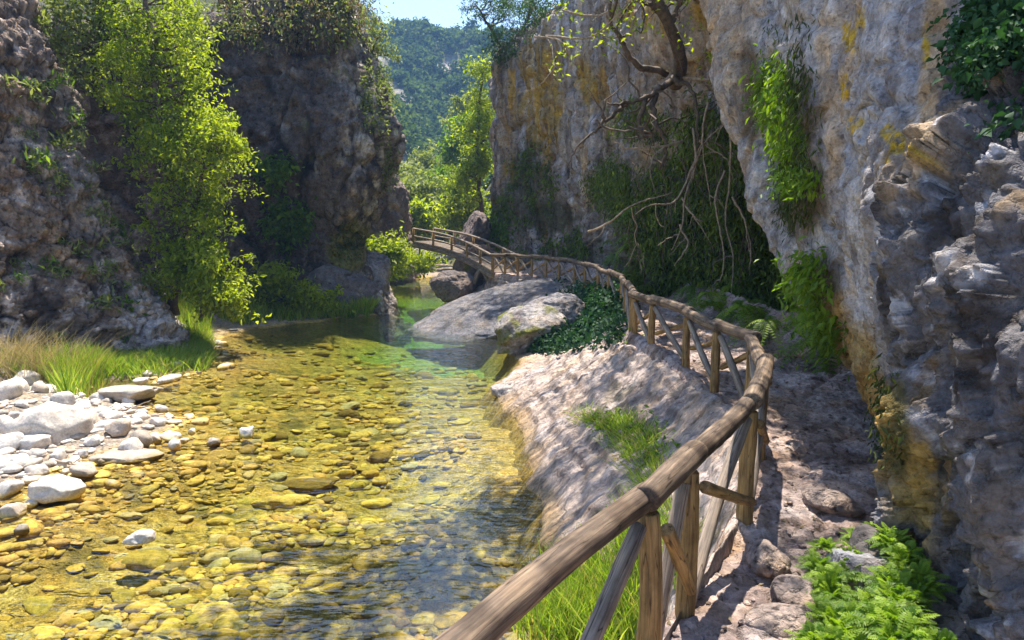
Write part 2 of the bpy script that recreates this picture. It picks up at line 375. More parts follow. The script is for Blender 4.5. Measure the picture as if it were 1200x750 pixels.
def tree(name, label, cat, trunk, r0, blobs, lsize, mat, group=None, bark='bark', leaf_n=90, clump_r=.4, limbs_r=.35, aspect=.45, droop=.3):
    """trunk: list of polylines (first is the main one); blobs: (centre, radii, clumps)"""
    base = np.asarray(trunk[0][0], float); root = thing(name, label, cat, base, group)
    tb, cb = MB(), MB(); nodes = []
    for k, tr in enumerate(trunk):
        P = cr(tr, max(8, 5*len(tr))); P[1:] += rng.normal(size=(len(P)-1, 3))*r0*.25
        rr = np.linspace(r0, r0*.35, len(P))*(1 if k == 0 else .6); V, F, L = tube(P, rr, 9, .12, seed=k); tb.add(V, F)
        nodes.append(np.concatenate([P, rr[:, None]], 1))
    nodes = np.concatenate(nodes)
    for c, rad, ncl in blobs:
        c = np.asarray(c, float); rad = np.asarray(rad, float)
        q = rng.normal(size=(ncl, 3)); q /= np.linalg.norm(q, axis=1)[:, None]; q *= rng.uniform(.35, 1.0, ncl)[:, None]**.6
        for p in c+q*rad:
            dn = np.linalg.norm(nodes[:, :3]-p, axis=1)+.8*np.maximum(0, nodes[:, 2]-p[2]); j = int(np.argmin(dn))
            P = limb(nodes[j, :3], p); V, F, L = tube(P, np.linspace(min(nodes[j, 3]*.5, r0*limbs_r), .006, len(P)), 5, 0, False); tb.add(V, F)
            n = int(leaf_n*rng.uniform(.5, 1.5)); s = clump_r*rng.uniform(.6, 1.3)
            sub = rng.normal(size=(6, 3))*s*.65; tone = rng.uniform(.15, .85)
            C = p+sub[rng.integers(0, 6, n)]+rng.normal(size=(n, 3))*s*np.array([.42, .42, .3])
            leaf_mb(cb, C, lsize, tone+rng.normal(size=n)*.2, aspect=aspect, droop=droop)
            for q2 in sub[:4]:
                V, F, L = tube(limb(P[-2], p+q2, 4), [.008, .006, .004, .003], 4, 0, False); tb.add(V, F)
    tb.build('trunk', M[bark], root, origin=base); cb.build('crown', M[mat], root, True, base)
    return root
def plant(name, label, cat, mb, mat, base, group=None):
    o = mb.build(name, M[mat], None, True, base); o.location = base; return tag(o, label, cat, group)

# ------------------------------------------------------------------ rock surfaces
SURF = {}
FINE = dict(rock=.05, wall=.05, crag=.008)
def cliff(name, label, cols, nu, nv, mat, disp, colour, tu=None, tv=None, kind='structure', flip=False, cat='rock face'):
    V = cr(cr(np.array(cols, float), nu, 0, tu), nv, 1, tv)
    Nn = gnormals(V)*(-1 if flip else 1)
    V = V+disp(V, Nn)
    Nn = gnormals(V)*(-1 if flip else 1); V = V+Nn*(FINE.get(mat, .0)*(fbm(V, 5.5, 5, .68, 61)+.6*ridged(V, 3.0, 4, 71)))[..., None]
    Nn = gnormals(V)*(-1 if flip else 1)
    px, py = proj(V); c = np.clip(colour(V, Nn, px, py), .01, .9)
    F = grid_faces(nu, nv)
    if flip: F = F[:, ::-1]
    o = obj(name, mesh(name, V, F, M[mat], True, {'tint': c.reshape(-1, 3)}))
    tag(o, label, cat, None, kind); SURF[o.name] = (V.reshape(-1, 3), Nn.reshape(-1, 3), px.ravel(), py.ravel()); return o
def blob(px, py, cx, cy, rx, ry, P, amp=.5, edge=.35, sc=1.6):
    d = np.hypot((px-cx)/rx, (py-cy)/ry); k = d < 1+edge+amp*1.6
    if k.any(): d[k] += amp*fbm(P[k], sc, 4, .55)
    return sstep(1+edge, 1-edge, d)*k
def zc(x, y, zs, dx=None, dy=None):
    n = len(zs); return [(x+(dx[k] if dx else 0), y+(dy[k] if dy else 0), zs[k]) for k in range(n)]

# right, far wall
zs = [-.8, 1.0, 2.2, 3.6, 5.5, 8.0, 10.6, 11.3]
TOP = [0, 0, 0, 0, 0, 0, .5, 7]
def wcol(x, y, ztop, dx):
    f = ztop/10.6
    return zc(x, y, [zs[0], zs[1], zs[2]]+[2.2+(z-2.2)*f for z in zs[3:]], [a+b for a, b in zip(dx, TOP)])
wall_cols = [wcol(7, 44, 9, [0]*8), wcol(2.5, 38, 10, [0]*8), wcol(-.2, 34, 10.8, [.2, 0, 0, 0, .1, .2, .3, 0]), wcol(-.75, 31.5, 10.8, [-.4, -.3, -.1, 0, 0, .1, .2, 0]),
             wcol(.7, 28, 11, [0, 0, .1, .1, 0, 0, .2, 0]), wcol(2.1, 23.5, 10.6, [0, 0, .1, .1, -.1, -.1, .2, 0]),
             wcol(2.7, 20.5, 10.4, [.1, .2, .35, .3, .1, 0, .2, 0]), wcol(3.1, 17.5, 10.2, [0, 0, .1, .1, -.1, -.2, .1, 0]), wcol(3.7, 14.5, 9.8, [.3, .8, 1.0, .8, .2, -.4, 0, 0]),
             wcol(4.2, 12, 9.4, [.3, 1.2, 1.7, 1.6, .7, -.4, 0, 0]), wcol(4.6, 9.8, 9, [.3, 1.2, 1.7, 1.6, .8, -.3, 0, 0]), wcol(5.6, 8, 8.5, [0]*8)]
def wdisp(V, n):
    fl = ridged(V, (.8, .8, .10), 4, 3.0)
    w = worley(V+.3*fbm(V, 1.2, 2)[..., None], (.55, .55, .3), 5)[1]
    wv = V+.25*np.stack([fbm(V, 1.2, 3), fbm(V, 1.2, 3, .5, 9), fbm(V, 1.2, 3, .5, 19)], -1)
    d = .20*facets(wv, (.7, .7, .3), 3)+.08*facets(wv, (2.0, 2.0, .9), 13)+.30*fbm(V, .33, 5)+.22*fl+.16*fbm(V, (1.6, 1.6, .5), 4)+.07*fbm(V, 4.5, 4, .6)-.22*sstep(.16, 0, w)
    return n*d[..., None]
def wcolr(V, n, px, py):
    c = np.ones(V.shape)*np.array([.33, .29, .27])
    st = fbm(V, (1.7, 1.7, .11), 5, .6, 4); c = mixc(c, (.56, .53, .53), sstep(.0, .5, st))
    c = mixc(c, (.11, .085, .07), sstep(.15, .7, fbm(V, (2.3, 2.3, .14), 5, .6, 11))*.85)
    oc = sstep(.18, .6, fbm(V, (.55, .55, .22), 4, .55, 7)); c = mixc(c, (.40, .26, .09), oc*.6)
    for (x, y, a, b) in ((622, 110, 24, 50), (648, 95, 18, 50), (640, 160, 20, 20), (608, 205, 18, 16), (600, 100, 14, 30), (760, 20, 40, 20), (690, 95, 20, 25), (835, 30, 30, 45)):
        c = mixc(c, (.42, .27, .04), blob(px, py, x, y, a, b, V*np.array([1, 1, .45]), 1.1, .6, 1.5)*sstep(-.5, .2, fbm(V, (2.5, 2.5, .5), 4, .65, 51))*.9)
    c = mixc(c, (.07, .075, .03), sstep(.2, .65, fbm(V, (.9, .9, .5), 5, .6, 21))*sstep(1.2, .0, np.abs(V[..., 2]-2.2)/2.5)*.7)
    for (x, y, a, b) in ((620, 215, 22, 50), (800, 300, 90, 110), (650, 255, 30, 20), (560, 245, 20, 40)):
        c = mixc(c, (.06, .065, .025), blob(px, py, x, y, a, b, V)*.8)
    return c
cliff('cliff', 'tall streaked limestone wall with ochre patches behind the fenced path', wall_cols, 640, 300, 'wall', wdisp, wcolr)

# right, near overhanging block
near_cols = [
 [(7, 10.5, .3), (7, 10.5, 1), (6.8, 10.5, 1.6), (6.5, 10.5, 2.2), (6.3, 10.5, 2.8), (6, 10.6, 3.7), (5.8, 10.8, 5.3), (6, 11, 7), (8, 11, 8.2)],
 [(4.8, 8.1, .3), (4.4, 7.8, 1.1), (3.8, 7.6, 1.6), (3.45, 8.0, 2.2), (3.25, 8.4, 2.8), (3.0, 9.0, 3.8), (2.8, 9.8, 5.4), (3.0, 10.2, 7), (6, 10.5, 8.2)],
 [(4.4, 7.2, .3), (4.0, 7.0, 1.1), (3.45, 6.8, 1.6), (3.2, 7.0, 2.2), (3.15, 7.3, 2.8), (3.22, 7.8, 3.7), (3.0, 8.2, 5.4), (3.4, 8.4, 8.2), (6.5, 8.8, 10)],
 [(3.8, 6.1, .3), (3.5, 6.0, 1.0), (3.1, 5.9, 1.6), (2.87, 6.1, 2.2), (2.75, 6.3, 2.8), (2.72, 6.6, 3.7), (2.62, 6.9, 5.2), (3.0, 7.1, 8.4), (6.5, 7.5, 10)],
 [(3.3, 5.2, .3), (3.1, 5.15, 1.0), (2.95, 5.15, 1.6), (2.8, 5.2, 2.2), (2.62, 5.4, 2.8), (2.55, 5.6, 3.6), (2.6, 5.8, 5), (2.9, 6, 8.2), (6.5, 6.2, 9.6)],
 [(2.95, 4.4, .3), (2.8, 4.4, 1.0), (2.68, 4.42, 1.6), (2.55, 4.5, 2.2), (2.42, 4.65, 2.8), (2.4, 4.8, 3.6), (2.5, 4.9, 4.7), (2.8, 5.1, 7.6), (6.5, 5.2, 9)],
 [(2.6, 3.7, .3), (2.5, 3.7, 1.0), (2.38, 3.7, 1.6), (2.24, 3.72, 2.2), (2.18, 3.78, 2.75), (2.38, 3.95, 3.3), (2.75, 4.05, 4.1), (3.2, 4.2, 5.6), (6.5, 4.2, 6.7)],
 [(2.4, 2.9, .3), (2.3, 2.9, 1.0), (2.2, 2.9, 1.6), (2.02, 2.9, 2.2), (1.98, 2.9, 2.75), (2.25, 3.0, 3.25), (2.8, 3.0, 3.9), (3.4, 3.0, 5.3), (6.5, 3, 6.4)],
 [(2.4, 1.6, .3), (2.3, 1.6, 1.0), (2.2, 1.6, 1.6), (2.1, 1.6, 2.2), (2.1, 1.6, 2.9), (2.3, 1.6, 3.6), (2.8, 1.6, 4.4), (3.4, 1.6, 5.4), (6.5, 1.6, 6.4)],
 [(2.6, -.6, .3), (2.5, -.6, 1.0), (2.45, -.6, 1.6), (2.4, -.6, 2.2), (2.4, -.6, 2.9), (2.6, -.6, 3.6), (2.8, -.6, 4.4), (3.4, -.6, 5.4), (6.5, -.6, 6.4)],
 [(3.0, -5, .3), (3.0, -5, 1.0), (2.9, -5, 1.6), (2.9, -5, 2.2), (2.9, -5, 2.9), (3, -5, 3.6), (3.2, -5, 4.4), (3.6, -5, 5.4), (6.5, -5, 6.4)]]
def ndisp(V, n):
    X, Y, Z = V[..., 0], V[..., 1], V[..., 2]
    cragy = sstep(4.4, 3.6, Y)
    w1 = worley(V+.2*fbm(V, 2.5, 3)[..., None], (1.5, 1.5, 1.1), 2)
    w2 = worley(V+.12*fbm(V, 5, 3)[..., None], 4.2, 8)
    d = .20*fbm(V, .7, 5)+.07*ridged(V, (1.3, 1.3, .28), 4, 2)+.035*fbm(V, 4, 5, .6)
    d += cragy*(.10*ridged(V, (1.6, 1.6, 1.2), 4, 4)+.05*fbm(V, 2.6, 5, .6)+.02*fbm(V, 9, 4, .65))
    d -= (1-cragy)*.05*sstep(.12, 0, w1[1])
    wv = V+.10*np.stack([fbm(V, 3, 3), fbm(V, 3, 3, .5, 9), fbm(V, 3, 3, .5, 19)], -1)
    d += .012*fbm(V, 14, 3, .6)+(.16*cragy+.05)*facets(wv, (1.5, 1.5, 1.0), 3)+(.09*cragy+.015)*facets(wv, (4.2, 4.2, 3), 13)+.035*cragy*facets(wv, 10, 23)
    return n*d[..., None]
def ncolr(V, n, px, py):
    Y, Z = V[..., 1], V[..., 2]
    cragy = sstep(4.5, 3.7, Y+.4*fbm(V, 1.2, 3))
    c = np.ones(V.shape)*np.array([.42, .405, .41])
    c = mixc(c, (.62, .60, .60), sstep(.0, .55, fbm(V, (2.2, 2.2, .6), 5, .6, 3)))
    c = mixc(c, (.24, .225, .235), sstep(.15, .6, fbm(V, (2.6, 2.6, .5), 5, .6, 12)))
    c = mixc(c, (.44, .33, .22), sstep(.1, .7, fbm(V, (1.4, 1.4, .22), 4, .6, 31))*.7)
    ck = np.ones(V.shape)*np.array([.15, .145, .155])
    ck = mixc(ck, (.48, .48, .51), sstep(.15, .5, fbm(V, 4.5, 5, .65, 6)))
    ck = mixc(ck, (.06, .052, .05), sstep(.1, .5, fbm(V, 2.5, 5, .65, 16)))
    ck = mixc(ck, (.30, .22, .10), sstep(.3, .7, fbm(V, 1.5, 4, .6, 44))*.6)
    c = c*(1-cragy[..., None])+ck*cragy[..., None]
    c = mixc(c, (.17, .15, .15), (1-cragy)*sstep(.2, .6, fbm(V, (5, 5, .28), 4, .6, 61))*.7); c = mixc(c, (.66, .60, .55), (1-cragy)*sstep(.2, .6, fbm(V, (4, 4, .22), 4, .6, 71))*.6)
    c = mixc(c, (.34, .22, .09), cragy*sstep(.25, .6, fbm(V, (2, 2, .6), 4, .6, 81))*.6)
    # tan run down the face and bounce light painted ochre on the underside
    for (x, y, a, b, s) in ((1098, 40, 16, 60, .8), (1086, 120, 12, 60, .8), (1068, 180, 12, 50, .6), (1040, 210, 14, 40, .4), (965, 70, 8, 60, .5), (975, 150, 8, 60, .5), (840, 40, 26, 50, .5)):
        c = mixc(c, (.55, .40, .24), blob(px, py, x, y, a, b, V, .45)*s)
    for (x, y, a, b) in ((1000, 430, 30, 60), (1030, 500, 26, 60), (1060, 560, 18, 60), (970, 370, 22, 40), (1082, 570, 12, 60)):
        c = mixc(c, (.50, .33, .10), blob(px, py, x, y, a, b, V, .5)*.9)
    for (x, y, a, b) in ((994, 45, 8, 16), (990, 100, 6, 14), (1000, 148, 8, 9), (1045, 160, 12, 9), (1052, 172, 8, 10), (1040, 190, 7, 7), (1085, 60, 5, 18), (1010, 20, 5, 14)):
        c = mixc(c, (.58, .38, .02), blob(px, py, x, y, a, b, V, 1.3, .25, 4)*sstep(-.45, .15, fbm(V, 14, 4, .7))*.95)
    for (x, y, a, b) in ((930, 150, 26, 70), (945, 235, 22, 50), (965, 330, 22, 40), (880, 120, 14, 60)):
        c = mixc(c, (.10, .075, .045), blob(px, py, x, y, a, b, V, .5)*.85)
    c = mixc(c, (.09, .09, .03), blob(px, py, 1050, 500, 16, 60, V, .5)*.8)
    return c
tu = np.concatenate([np.linspace(0, .1, 40)[:-1], np.linspace(.1, .82, 620)[:-1], np.linspace(.82, 1, 60)])
tv = np.concatenate([np.linspace(0, .85, 420)[:-1], np.linspace(.85, 1, 50)])
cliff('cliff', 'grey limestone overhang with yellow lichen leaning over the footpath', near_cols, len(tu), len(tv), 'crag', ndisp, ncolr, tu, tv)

# left cliff across the pool
L2 = [-1, .3, 1.2, 2.3, 3.6, 5.5, 7.5, 9.6, 11.2, 12]
T2 = [0, 0, 0, 0, 0, 0, .2, .5, 1.0, 4]
def c2(x, y, dx, dy=None, tdir=(0, 1), zf=1.0):
    return [(x+dx[k]+tdir[0]*T2[k], y+(dy[k] if dy else 0)+tdir[1]*T2[k], L2[k]*(zf if k > 3 else 1)) for k in range(10)]
Z10 = [0]*10
left_cols = [c2(-20, 20, Z10, zf=.8), c2(-15, 21, Z10, zf=.8), c2(-11, 21.8, Z10, zf=.82), c2(-8.5, 22.3, [0, 0, 0, 0, 0, 0, 0, 0, 0, 0], [-.5, -.3, 0, .2, .1, 0, 0, 0, 0, 0], zf=.86),
             c2(-6.6, 22.4, [.2, .2, 0, 0, 0, 0, 0, 0, 0, -.5], [-.4, -.2, .1, .4, .2, 0, 0, 0, 0, 0]),
             c2(-5.3, 22.6, [.9, .6, .1, -.4, .1, .4, .2, -.1, -.3, -1], [-.6, -.3, .1, .8, .3, 0, 0, 0, 0, 0]),
             c2(-4.45, 23.8, [.6, .2, -.4, -1.2, -.4, .35, .15, -.3, -.6, -2], [-.3, -.3, 0, .6, .2, 0, 0, 0, 0, 0], (-1, .2)),
             c2(-4.6, 26, [0, -.3, -.9, -1.5, -.6, .2, .1, -.4, -.8, -2], None, (-1, 0)), c2(-5.8, 29, [0, -.2, -.6, -.9, -.5, 0, 0, -.3, -.6, -2], None, (-1, 0)), c2(-9, 32, Z10, None, (-1, 0)), c2(-15, 34, Z10, None, (-.5, -.5))]
def ldisp(V, n):
    w = worley(V+.3*fbm(V, 1.0, 3)[..., None], (.6, .6, .4), 15)
    wv = V+.25*np.stack([fbm(V, 1.2, 3), fbm(V, 1.2, 3, .5, 9), fbm(V, 1.2, 3, .5, 19)], -1)
    d = .22*facets(wv, (.55, .55, .4), 3)+.10*facets(wv, (1.6, 1.6, 1.2), 13)+.34*fbm(V, .45, 5)+.12*ridged(V, (.9, .9, .45), 5, 7)+.09*fbm(V, 2.6, 5, .6)-.25*sstep(.14, 0, w[1])+.12*(w[2]-.5)
    return n*d[..., None]
def lcolr(V, n, px, py):
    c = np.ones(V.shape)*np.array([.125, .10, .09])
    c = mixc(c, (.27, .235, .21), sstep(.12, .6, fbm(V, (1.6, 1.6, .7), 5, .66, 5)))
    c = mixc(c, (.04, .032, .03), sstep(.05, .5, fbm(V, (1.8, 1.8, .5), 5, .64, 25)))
    c = mixc(c, (.16, .17, .05), sstep(.25, .65, fbm(V, .9, 4, .6, 35))*.5)
    s = sstep(-6.2, -4.6, V[..., 0]); c = mixc(c, (.54, .47, .40), s*sstep(-.2, .4, fbm(V, 1.8, 5, .65, 2))*.9)  # right edge painted paler in place of sunlight on the flank
    c = mixc(c, (.26, .24, .05), blob(px, py, 410, 290, 26, 26, V)*.8)
    return c
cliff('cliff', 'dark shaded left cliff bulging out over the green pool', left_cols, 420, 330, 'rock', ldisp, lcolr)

# left leaning rock in front of the trees
LR = [
 [(-17, 6, -.3), (-17.3, 6.2, 1), (-18, 6.5, 3), (-19, 7, 6), (-21, 8, 9), (-25, 10, 11)],
 [(-11.6, 10.2, -.3), (-11.9, 10.4, 1), (-12.3, 10.8, 3), (-13.2, 11.2, 6), (-14.5, 12, 9), (-18, 14, 11)],
 [(-9.2, 13.2, -.3), (-9.5, 13.3, .8), (-10, 13.5, 2.5), (-10.9, 13.8, 5), (-12, 14.2, 8.5), (-16, 16, 11)],
 [(-7.6, 14.6, -.4), (-8.0, 14.6, .6), (-8.9, 14.7, 2.0), (-9.9, 14.8, 4.4), (-11.1, 15.2, 8), (-15, 17, 11)],
 [(-7.35, 15.6, -.4), (-7.7, 15.6, .5), (-8.6, 15.6, 2.0), (-9.7, 15.8, 4.4), (-10.9, 16.2, 8), (-14.5, 17.5, 11)],
 [(-8.2, 17.0, -.4), (-8.7, 17, .6), (-9.8, 17, 2.2), (-11, 17.2, 4.6), (-12, 17.5, 8), (-15, 18.5, 11)],
 [(-12, 19.5, -.4), (-12.4, 19.5, .8), (-13, 19.3, 2.5), (-14, 19, 5), (-15, 19, 8), (-17, 19.5, 11)]]
def rdisp(V, n):
    w = worley(V+.25*fbm(V, 1.4, 3)[..., None], (.8, .8, 1.1), 19)
    wv = V+.2*np.stack([fbm(V, 1.4, 3), fbm(V, 1.4, 3, .5, 9), fbm(V, 1.4, 3, .5, 19)], -1)
    d = .20*facets(wv, (.8, .8, .9), 3)+.11*facets(wv, (2.2, 2.2, 2.4), 13)+.05*facets(wv, 5.5, 23)+.22*fbm(V, .6, 5)+.08*ridged(V, (.9, .9, 1.2), 5, 9)+.10*fbm(V, 3.2, 5, .62)-.14*sstep(.16, 0, w[1])+.12*(w[2]-.5)
    return n*d[..., None]
def rcolr(V, n, px, py):
    c = np.ones(V.shape)*np.array([.22, .165, .13])
    c = mixc(c, (.56, .47, .41), sstep(.0, .45, fbm(V, 2.1, 5, .68, 5)))
    c = mixc(c, (.06, .045, .04), sstep(.0, .5, fbm(V, (1.6, 1.6, 1.2), 5, .62, 28)))
    c = mixc(c, (.30, .20, .10), sstep(.1, .7, fbm(V, .9, 4, .6, 38))*.6)
    c = mixc(c, (.52, .47, .46), blob(px, py, 185, 370, 45, 40, V)*.9)  # sun on the lower ledge painted as a paler patch
    c = mixc(c, (.42, .38, .35), blob(px, py, 110, 190, 40, 110, V)*.4)
    return c
cliff('boulder', 'huge brown leaning rock on the left bank beside the gravel', LR, 400, 330, 'rock', rdisp, rcolr, kind=None, cat='boulder')

# far rock behind the left cliff, beside the bridge end
FR = [zc(-12, 37, [-1, 1, 3, 5, 6.4]), zc(-8, 35.2, [-1, 1, 3, 5, 6.4], [0, 0, 0, .1, 0]), zc(-6.4, 35, [-1, 1, 3, 5, 6.2], [.6, .4, .1, -.1, -.6]), zc(-5.6, 36, [-1, 1, 3, 5, 6], [.5, .3, 0, -.3, -1.4]), zc(-6.5, 39, [-1, 1, 3, 5, 6], [.3, .1, 0, -.3, -1.5]), zc(-11, 41, [-1, 1, 3, 5, 6])]
cliff('boulder', 'purple brown rock by the far end of the footbridge', FR, 140, 100, 'rock', ldisp, lambda V, n, px, py: mixc(np.ones(V.shape)*np.array([.22, .17, .15]), (.42, .36, .32), sstep(0, .5, fbm(V, 1.5, 5))), kind=None, cat='boulder')

# ------------------------------------------------------------------ river bed and left bank (one sheet)
CP = np.array([(-5, 7, -.05), (-4.4, 9, -.05), (-7.1, 12.1, -.04), (-6, 9.5, .10), (-8, 10, .35), (-7, 7.5, .25), (-10, 9, .7), (-9, 13, .5), (-12, 10, 1), (-6.6, 14.4, -.03), (-7.6, 14, .12), (-8.2, 18.4, .05),
  (-9.5, 16, .6), (-7.9, 20.3, .1), (-6.4, 21.6, .1), (-4.6, 22.3, .1), (-10, 21, .8), (-12, 18, 1.2), (-3, 7, -.32), (-2, 6, -.38), (-1.2, 8, -.48), (-4, 5, -.3), (-5.5, 5.2, -.15), (-3, 10, -.35),
  (-1.5, 11, -.35), (-5, 12, -.28), (-4, 15, -.38), (-2, 14, -.45), (-3, 18, -.75), (-6, 18, -.35), (-1.5, 17, -.8), (-3.5, 22, -1.4), (-4, 26, -1.2), (-4.5, 30, -.7), (-4.8, 34, -.15), (-5, 40, .08), (0, 6, -.28),
  (.2, 8, -.15), (-.3, 9.5, -.15), (-4, 3, -.35), (-1, 3, -.5), (1, 3, -.4), (2, 5, -.5), (2, 10, -.5), (2, 15, -.6), (2, 22, -.6), (-9, 4, .3), (-14, 3, 1.2), (-16, 25, 1), (-14, 38, 1.5), (4, 38, 1), (-6, 9, .12), (-7, 0, .1), (0, -3, -.4), (-2, 44, .1), (-8, 44, .3)], float)
def bedz(x, y):
    x = np.asarray(x, float); y = np.asarray(y, float); num = 0; den = 0
    for a, b, c in CP:
        w = 1/((x-a)**2+(y-b)**2+.15)**1.7; num = num+w*c; den = den+w
    P = np.stack([x, y, 0*x], -1)
    return num/den+.05*fbm(P, .9, 4)+.02*fbm(P, 3.5, 3)
gx = np.concatenate([np.linspace(-40, -9, 60)[:-1], np.linspace(-9, 2.5, 230)[:-1], np.linspace(2.5, 12, 12)])
gy = np.concatenate([np.linspace(-10, 2, 20)[:-1], np.linspace(2, 14, 240)[:-1], np.linspace(14, 30, 150)[:-1], np.linspace(30, 48, 40)])
GX, GY = np.meshgrid(gx, gy, indexing='ij'); GZ = bedz(GX, GY)
BV = np.stack([GX, GY, GZ], -1)
c = np.ones(BV.shape)*np.array([.42, .29, .065])
c = mixc(c, (.56, .42, .12), sstep(-.1, .5, fbm(BV, 1.3, 5, .6, 3))); c = mixc(c, (.13, .11, .03), sstep(.1, .5, fbm(BV, 1.0, 5, .65, 13))*.8)
led = sstep(-1.4, -.5, GX+.4*fbm(BV, .8, 3))*sstep(5.6, 7.2, GY)*sstep(13, 11.5, GY); c = mixc(c, (.55, .40, .13), led*.85)
c = mixc(c, (.40, .47, .20), sstep(-.45, -.9, GZ)*.85)
c = mixc(c, (.33, .275, .215), sstep(.0, .07, GZ)); c = mixc(c, (.14, .11, .07), sstep(.45, .7, GZ)*.8)
tag(obj('river_bed', mesh('river_bed', BV, grid_faces(len(gx), len(gy)), M['bed'], True, {'tint': c.reshape(-1, 3)})), 'ochre pebbly river bed and gravel bank under the clear stream', 'river bed', None, 'structure')

# ------------------------------------------------------------------ water: closed body with a real absorbing volume
m, t, out = nt('river water'); Lk = t.links.new
tc = N(t, 'ShaderNodeTexCoord'); mp = N(t, 'ShaderNodeMapping'); mp.inputs['Scale'].default_value = (1.0, 2.6, 1); Lk(tc.outputs['Object'], mp.inputs[0])
n1 = N(t, 'ShaderNodeTexNoise', Scale=1.7, Detail=3.0, Roughness=.55); n2 = N(t, 'ShaderNodeTexNoise', Scale=6.0, Detail=2.0)
Lk(mp.outputs[0], n1.inputs['Vector']); Lk(mp.outputs[0], n2.inputs['Vector'])
ad = N(t, 'ShaderNodeMath', _operation='MULTIPLY_ADD'); Lk(n2.outputs[0], ad.inputs[0]); ad.inputs[1].default_value = .22; Lk(n1.outputs[0], ad.inputs[2])
bp = N(t, 'ShaderNodeBump', Strength=.55, Distance=.07); Lk(ad.outputs[0], bp.inputs['Height'])
fr = N(t, 'ShaderNodeFresnel', IOR=1.9); Lk(bp.outputs[0], fr.inputs['Normal'])
tr = N(t, 'ShaderNodeBsdfTransparent'); tr.inputs[0].default_value = (.97, .98, .95, 1)
gl = N(t, 'ShaderNodeBsdfGlossy', Roughness=.02); Lk(bp.outputs[0], gl.inputs['Normal'])
mx = N(t, 'ShaderNodeMixShader'); Lk(fr.outputs[0], mx.inputs[0]); Lk(tr.outputs[0], mx.inputs[1]); Lk(gl.outputs[0], mx.inputs[2]); Lk(mx.outputs[0], out.inputs[0])
va = N(t, 'ShaderNodeVolumeAbsorption', Density=.50); va.inputs[0].default_value = (.62, .87, .40, 1); Lk(va.outputs[0], out.inputs['Volume'])
x0, x1, y0, y1, zb = -13.5, 3.2, -6, 47, -3.2
V = [(x0, y0, 0), (x1, y0, 0), (x1, y1, 0), (x0, y1, 0), (x0, y0, zb), (x1, y0, zb), (x1, y1, zb), (x0, y1, zb)]
Fq = np.array([(0, 1, 2, 3), (7, 6, 5, 4), (0, 4, 5, 1), (1, 5, 6, 2), (2, 6, 7, 3), (3, 7, 4, 0)])
tag(obj('water', mesh('water', V, Fq, m, False)), 'clear shallow river turning emerald in the deeper pool', 'river', None, 'structure')

# ------------------------------------------------------------------ fence line
near_px = [(760, 594), (808, 547), (880, 478), (895, 433), (881, 402), (840, 387), (806, 370), (765, 356), (741, 347)]
ZR = 1.85
rail = [onz(x, y, ZR) for x, y in near_px]
A, B = rail[0], rail[0]+(onz(590, 740, ZR)-rail[0])*1.35
rail = [B+(B-A)*1.0, B]+rail
rail += [at(729, 328, 13.4), at(701, 316, 16.5), at(673, 308.5, 19.3), at(640, 303.5, 21.6), at(607, 301.5, 22.9), at(577, 300, 23.8)]
base_h = [.75]*5+[.72, .62, .56, .56, .58, .6, .62, .6, .58, .58, .55, .6]
_r, _b = [], []                         # the long far bays get a post halfway
for i_ in range(len(rail)):
    _r.append(rail[i_]); _b.append(base_h[i_])
    if 10 <= i_ < len(rail)-1: _r.append((rail[i_]+rail[i_+1])/2); _b.append((base_h[i_]+base_h[i_+1])/2)
rail, base_h = _r, _b
rail = np.array(rail); foot = rail-np.array([0, 0, 1.0])*np.array(base_h)[:, None]
# leave the horizontal course of the fence for the ground
FY = rail[:, 1]; 
def curve_x(y, pts):
    pts = np.array(sorted(pts)); return np.interp(y, pts[:, 0], pts[:, 1])
fence_pts = [(p[1], p[0]) for p in rail]
we = [onz(*q, 0) for q in ((655, 655), (642, 615), (626, 570), (620, 530), (612, 500), (596, 480), (568, 458), (598, 442), (612, 425), (602, 405), (590, 390), (570, 375), (548, 362))]
edge_pts = [(-6, 1.0), (2, .9), (4.5, .75)]+[(p[1], p[0]) for p in we]+[(30, -3.3)]

# ------------------------------------------------------------------ right rock bank
HZ = [(-6, 1.0), (11, 1.06), (12.2, 1.0), (13.0, .5), (14, .32), (17, .4), (20, .6), (27, .7)]
ys = np.concatenate([np.linspace(-5, 3, 40)[:-1], np.linspace(3, 14, 340)[:-1], np.linspace(14, 27, 142)])
ts = np.concatenate([np.linspace(-.7, 0, 50)[:-1], np.linspace(0, 1.02, 210)[:-1], np.linspace(1.02, 1.6, 42)])
YY, TT = np.meshgrid(ys, ts, indexing='ij')
def sm(f, y):                            # smooth a breakpoint curve
    return sum(f(y+o)*w for o, w in ((-.5, .15), (-.25, .2), (0, .3), (.25, .2), (.5, .15)))
xe = sm(lambda y: curve_x(y, edge_pts), YY); xf = sm(lambda y: curve_x(y, fence_pts), YY)
xe = xe+.22*fbm(np.stack([YY*0, YY, YY*0], -1), .9, 4)
XX = xe+(xf-xe)*TT
hz = sm(lambda y: curve_x(y, HZ), YY)
tc_ = np.clip(TT, 0, 1.2)
P2 = np.stack([XX, YY, 0*XX], -1)
Zb = hz*(1-(1-np.minimum(tc_, 1))**1.12)+np.maximum(0, 1.15-hz)*sstep(.68, 1.0, tc_)-.22*sstep(.97, 1.06, tc_)
Zb = np.where(TT < 0, TT*1.1*(xf-xe).clip(.8, 3), Zb)
rot = np.stack([XX*.86+YY*.5, -XX*.5+YY*.86, 0*XX], -1)      # strata run diagonally down to the water
stz = ridged(rot, (.5, 1.5, 1), 5, 3)
q_ = (Zb+.10*fbm(P2, .7, 3))/.145; fq = q_-np.floor(q_); ter = (np.floor(q_)+sstep(.55, 1.0, fq))*.145-Zb   # ledges in the layered rock
amp = sstep(-.15, .25, TT)*sstep(1.05, .85, TT)
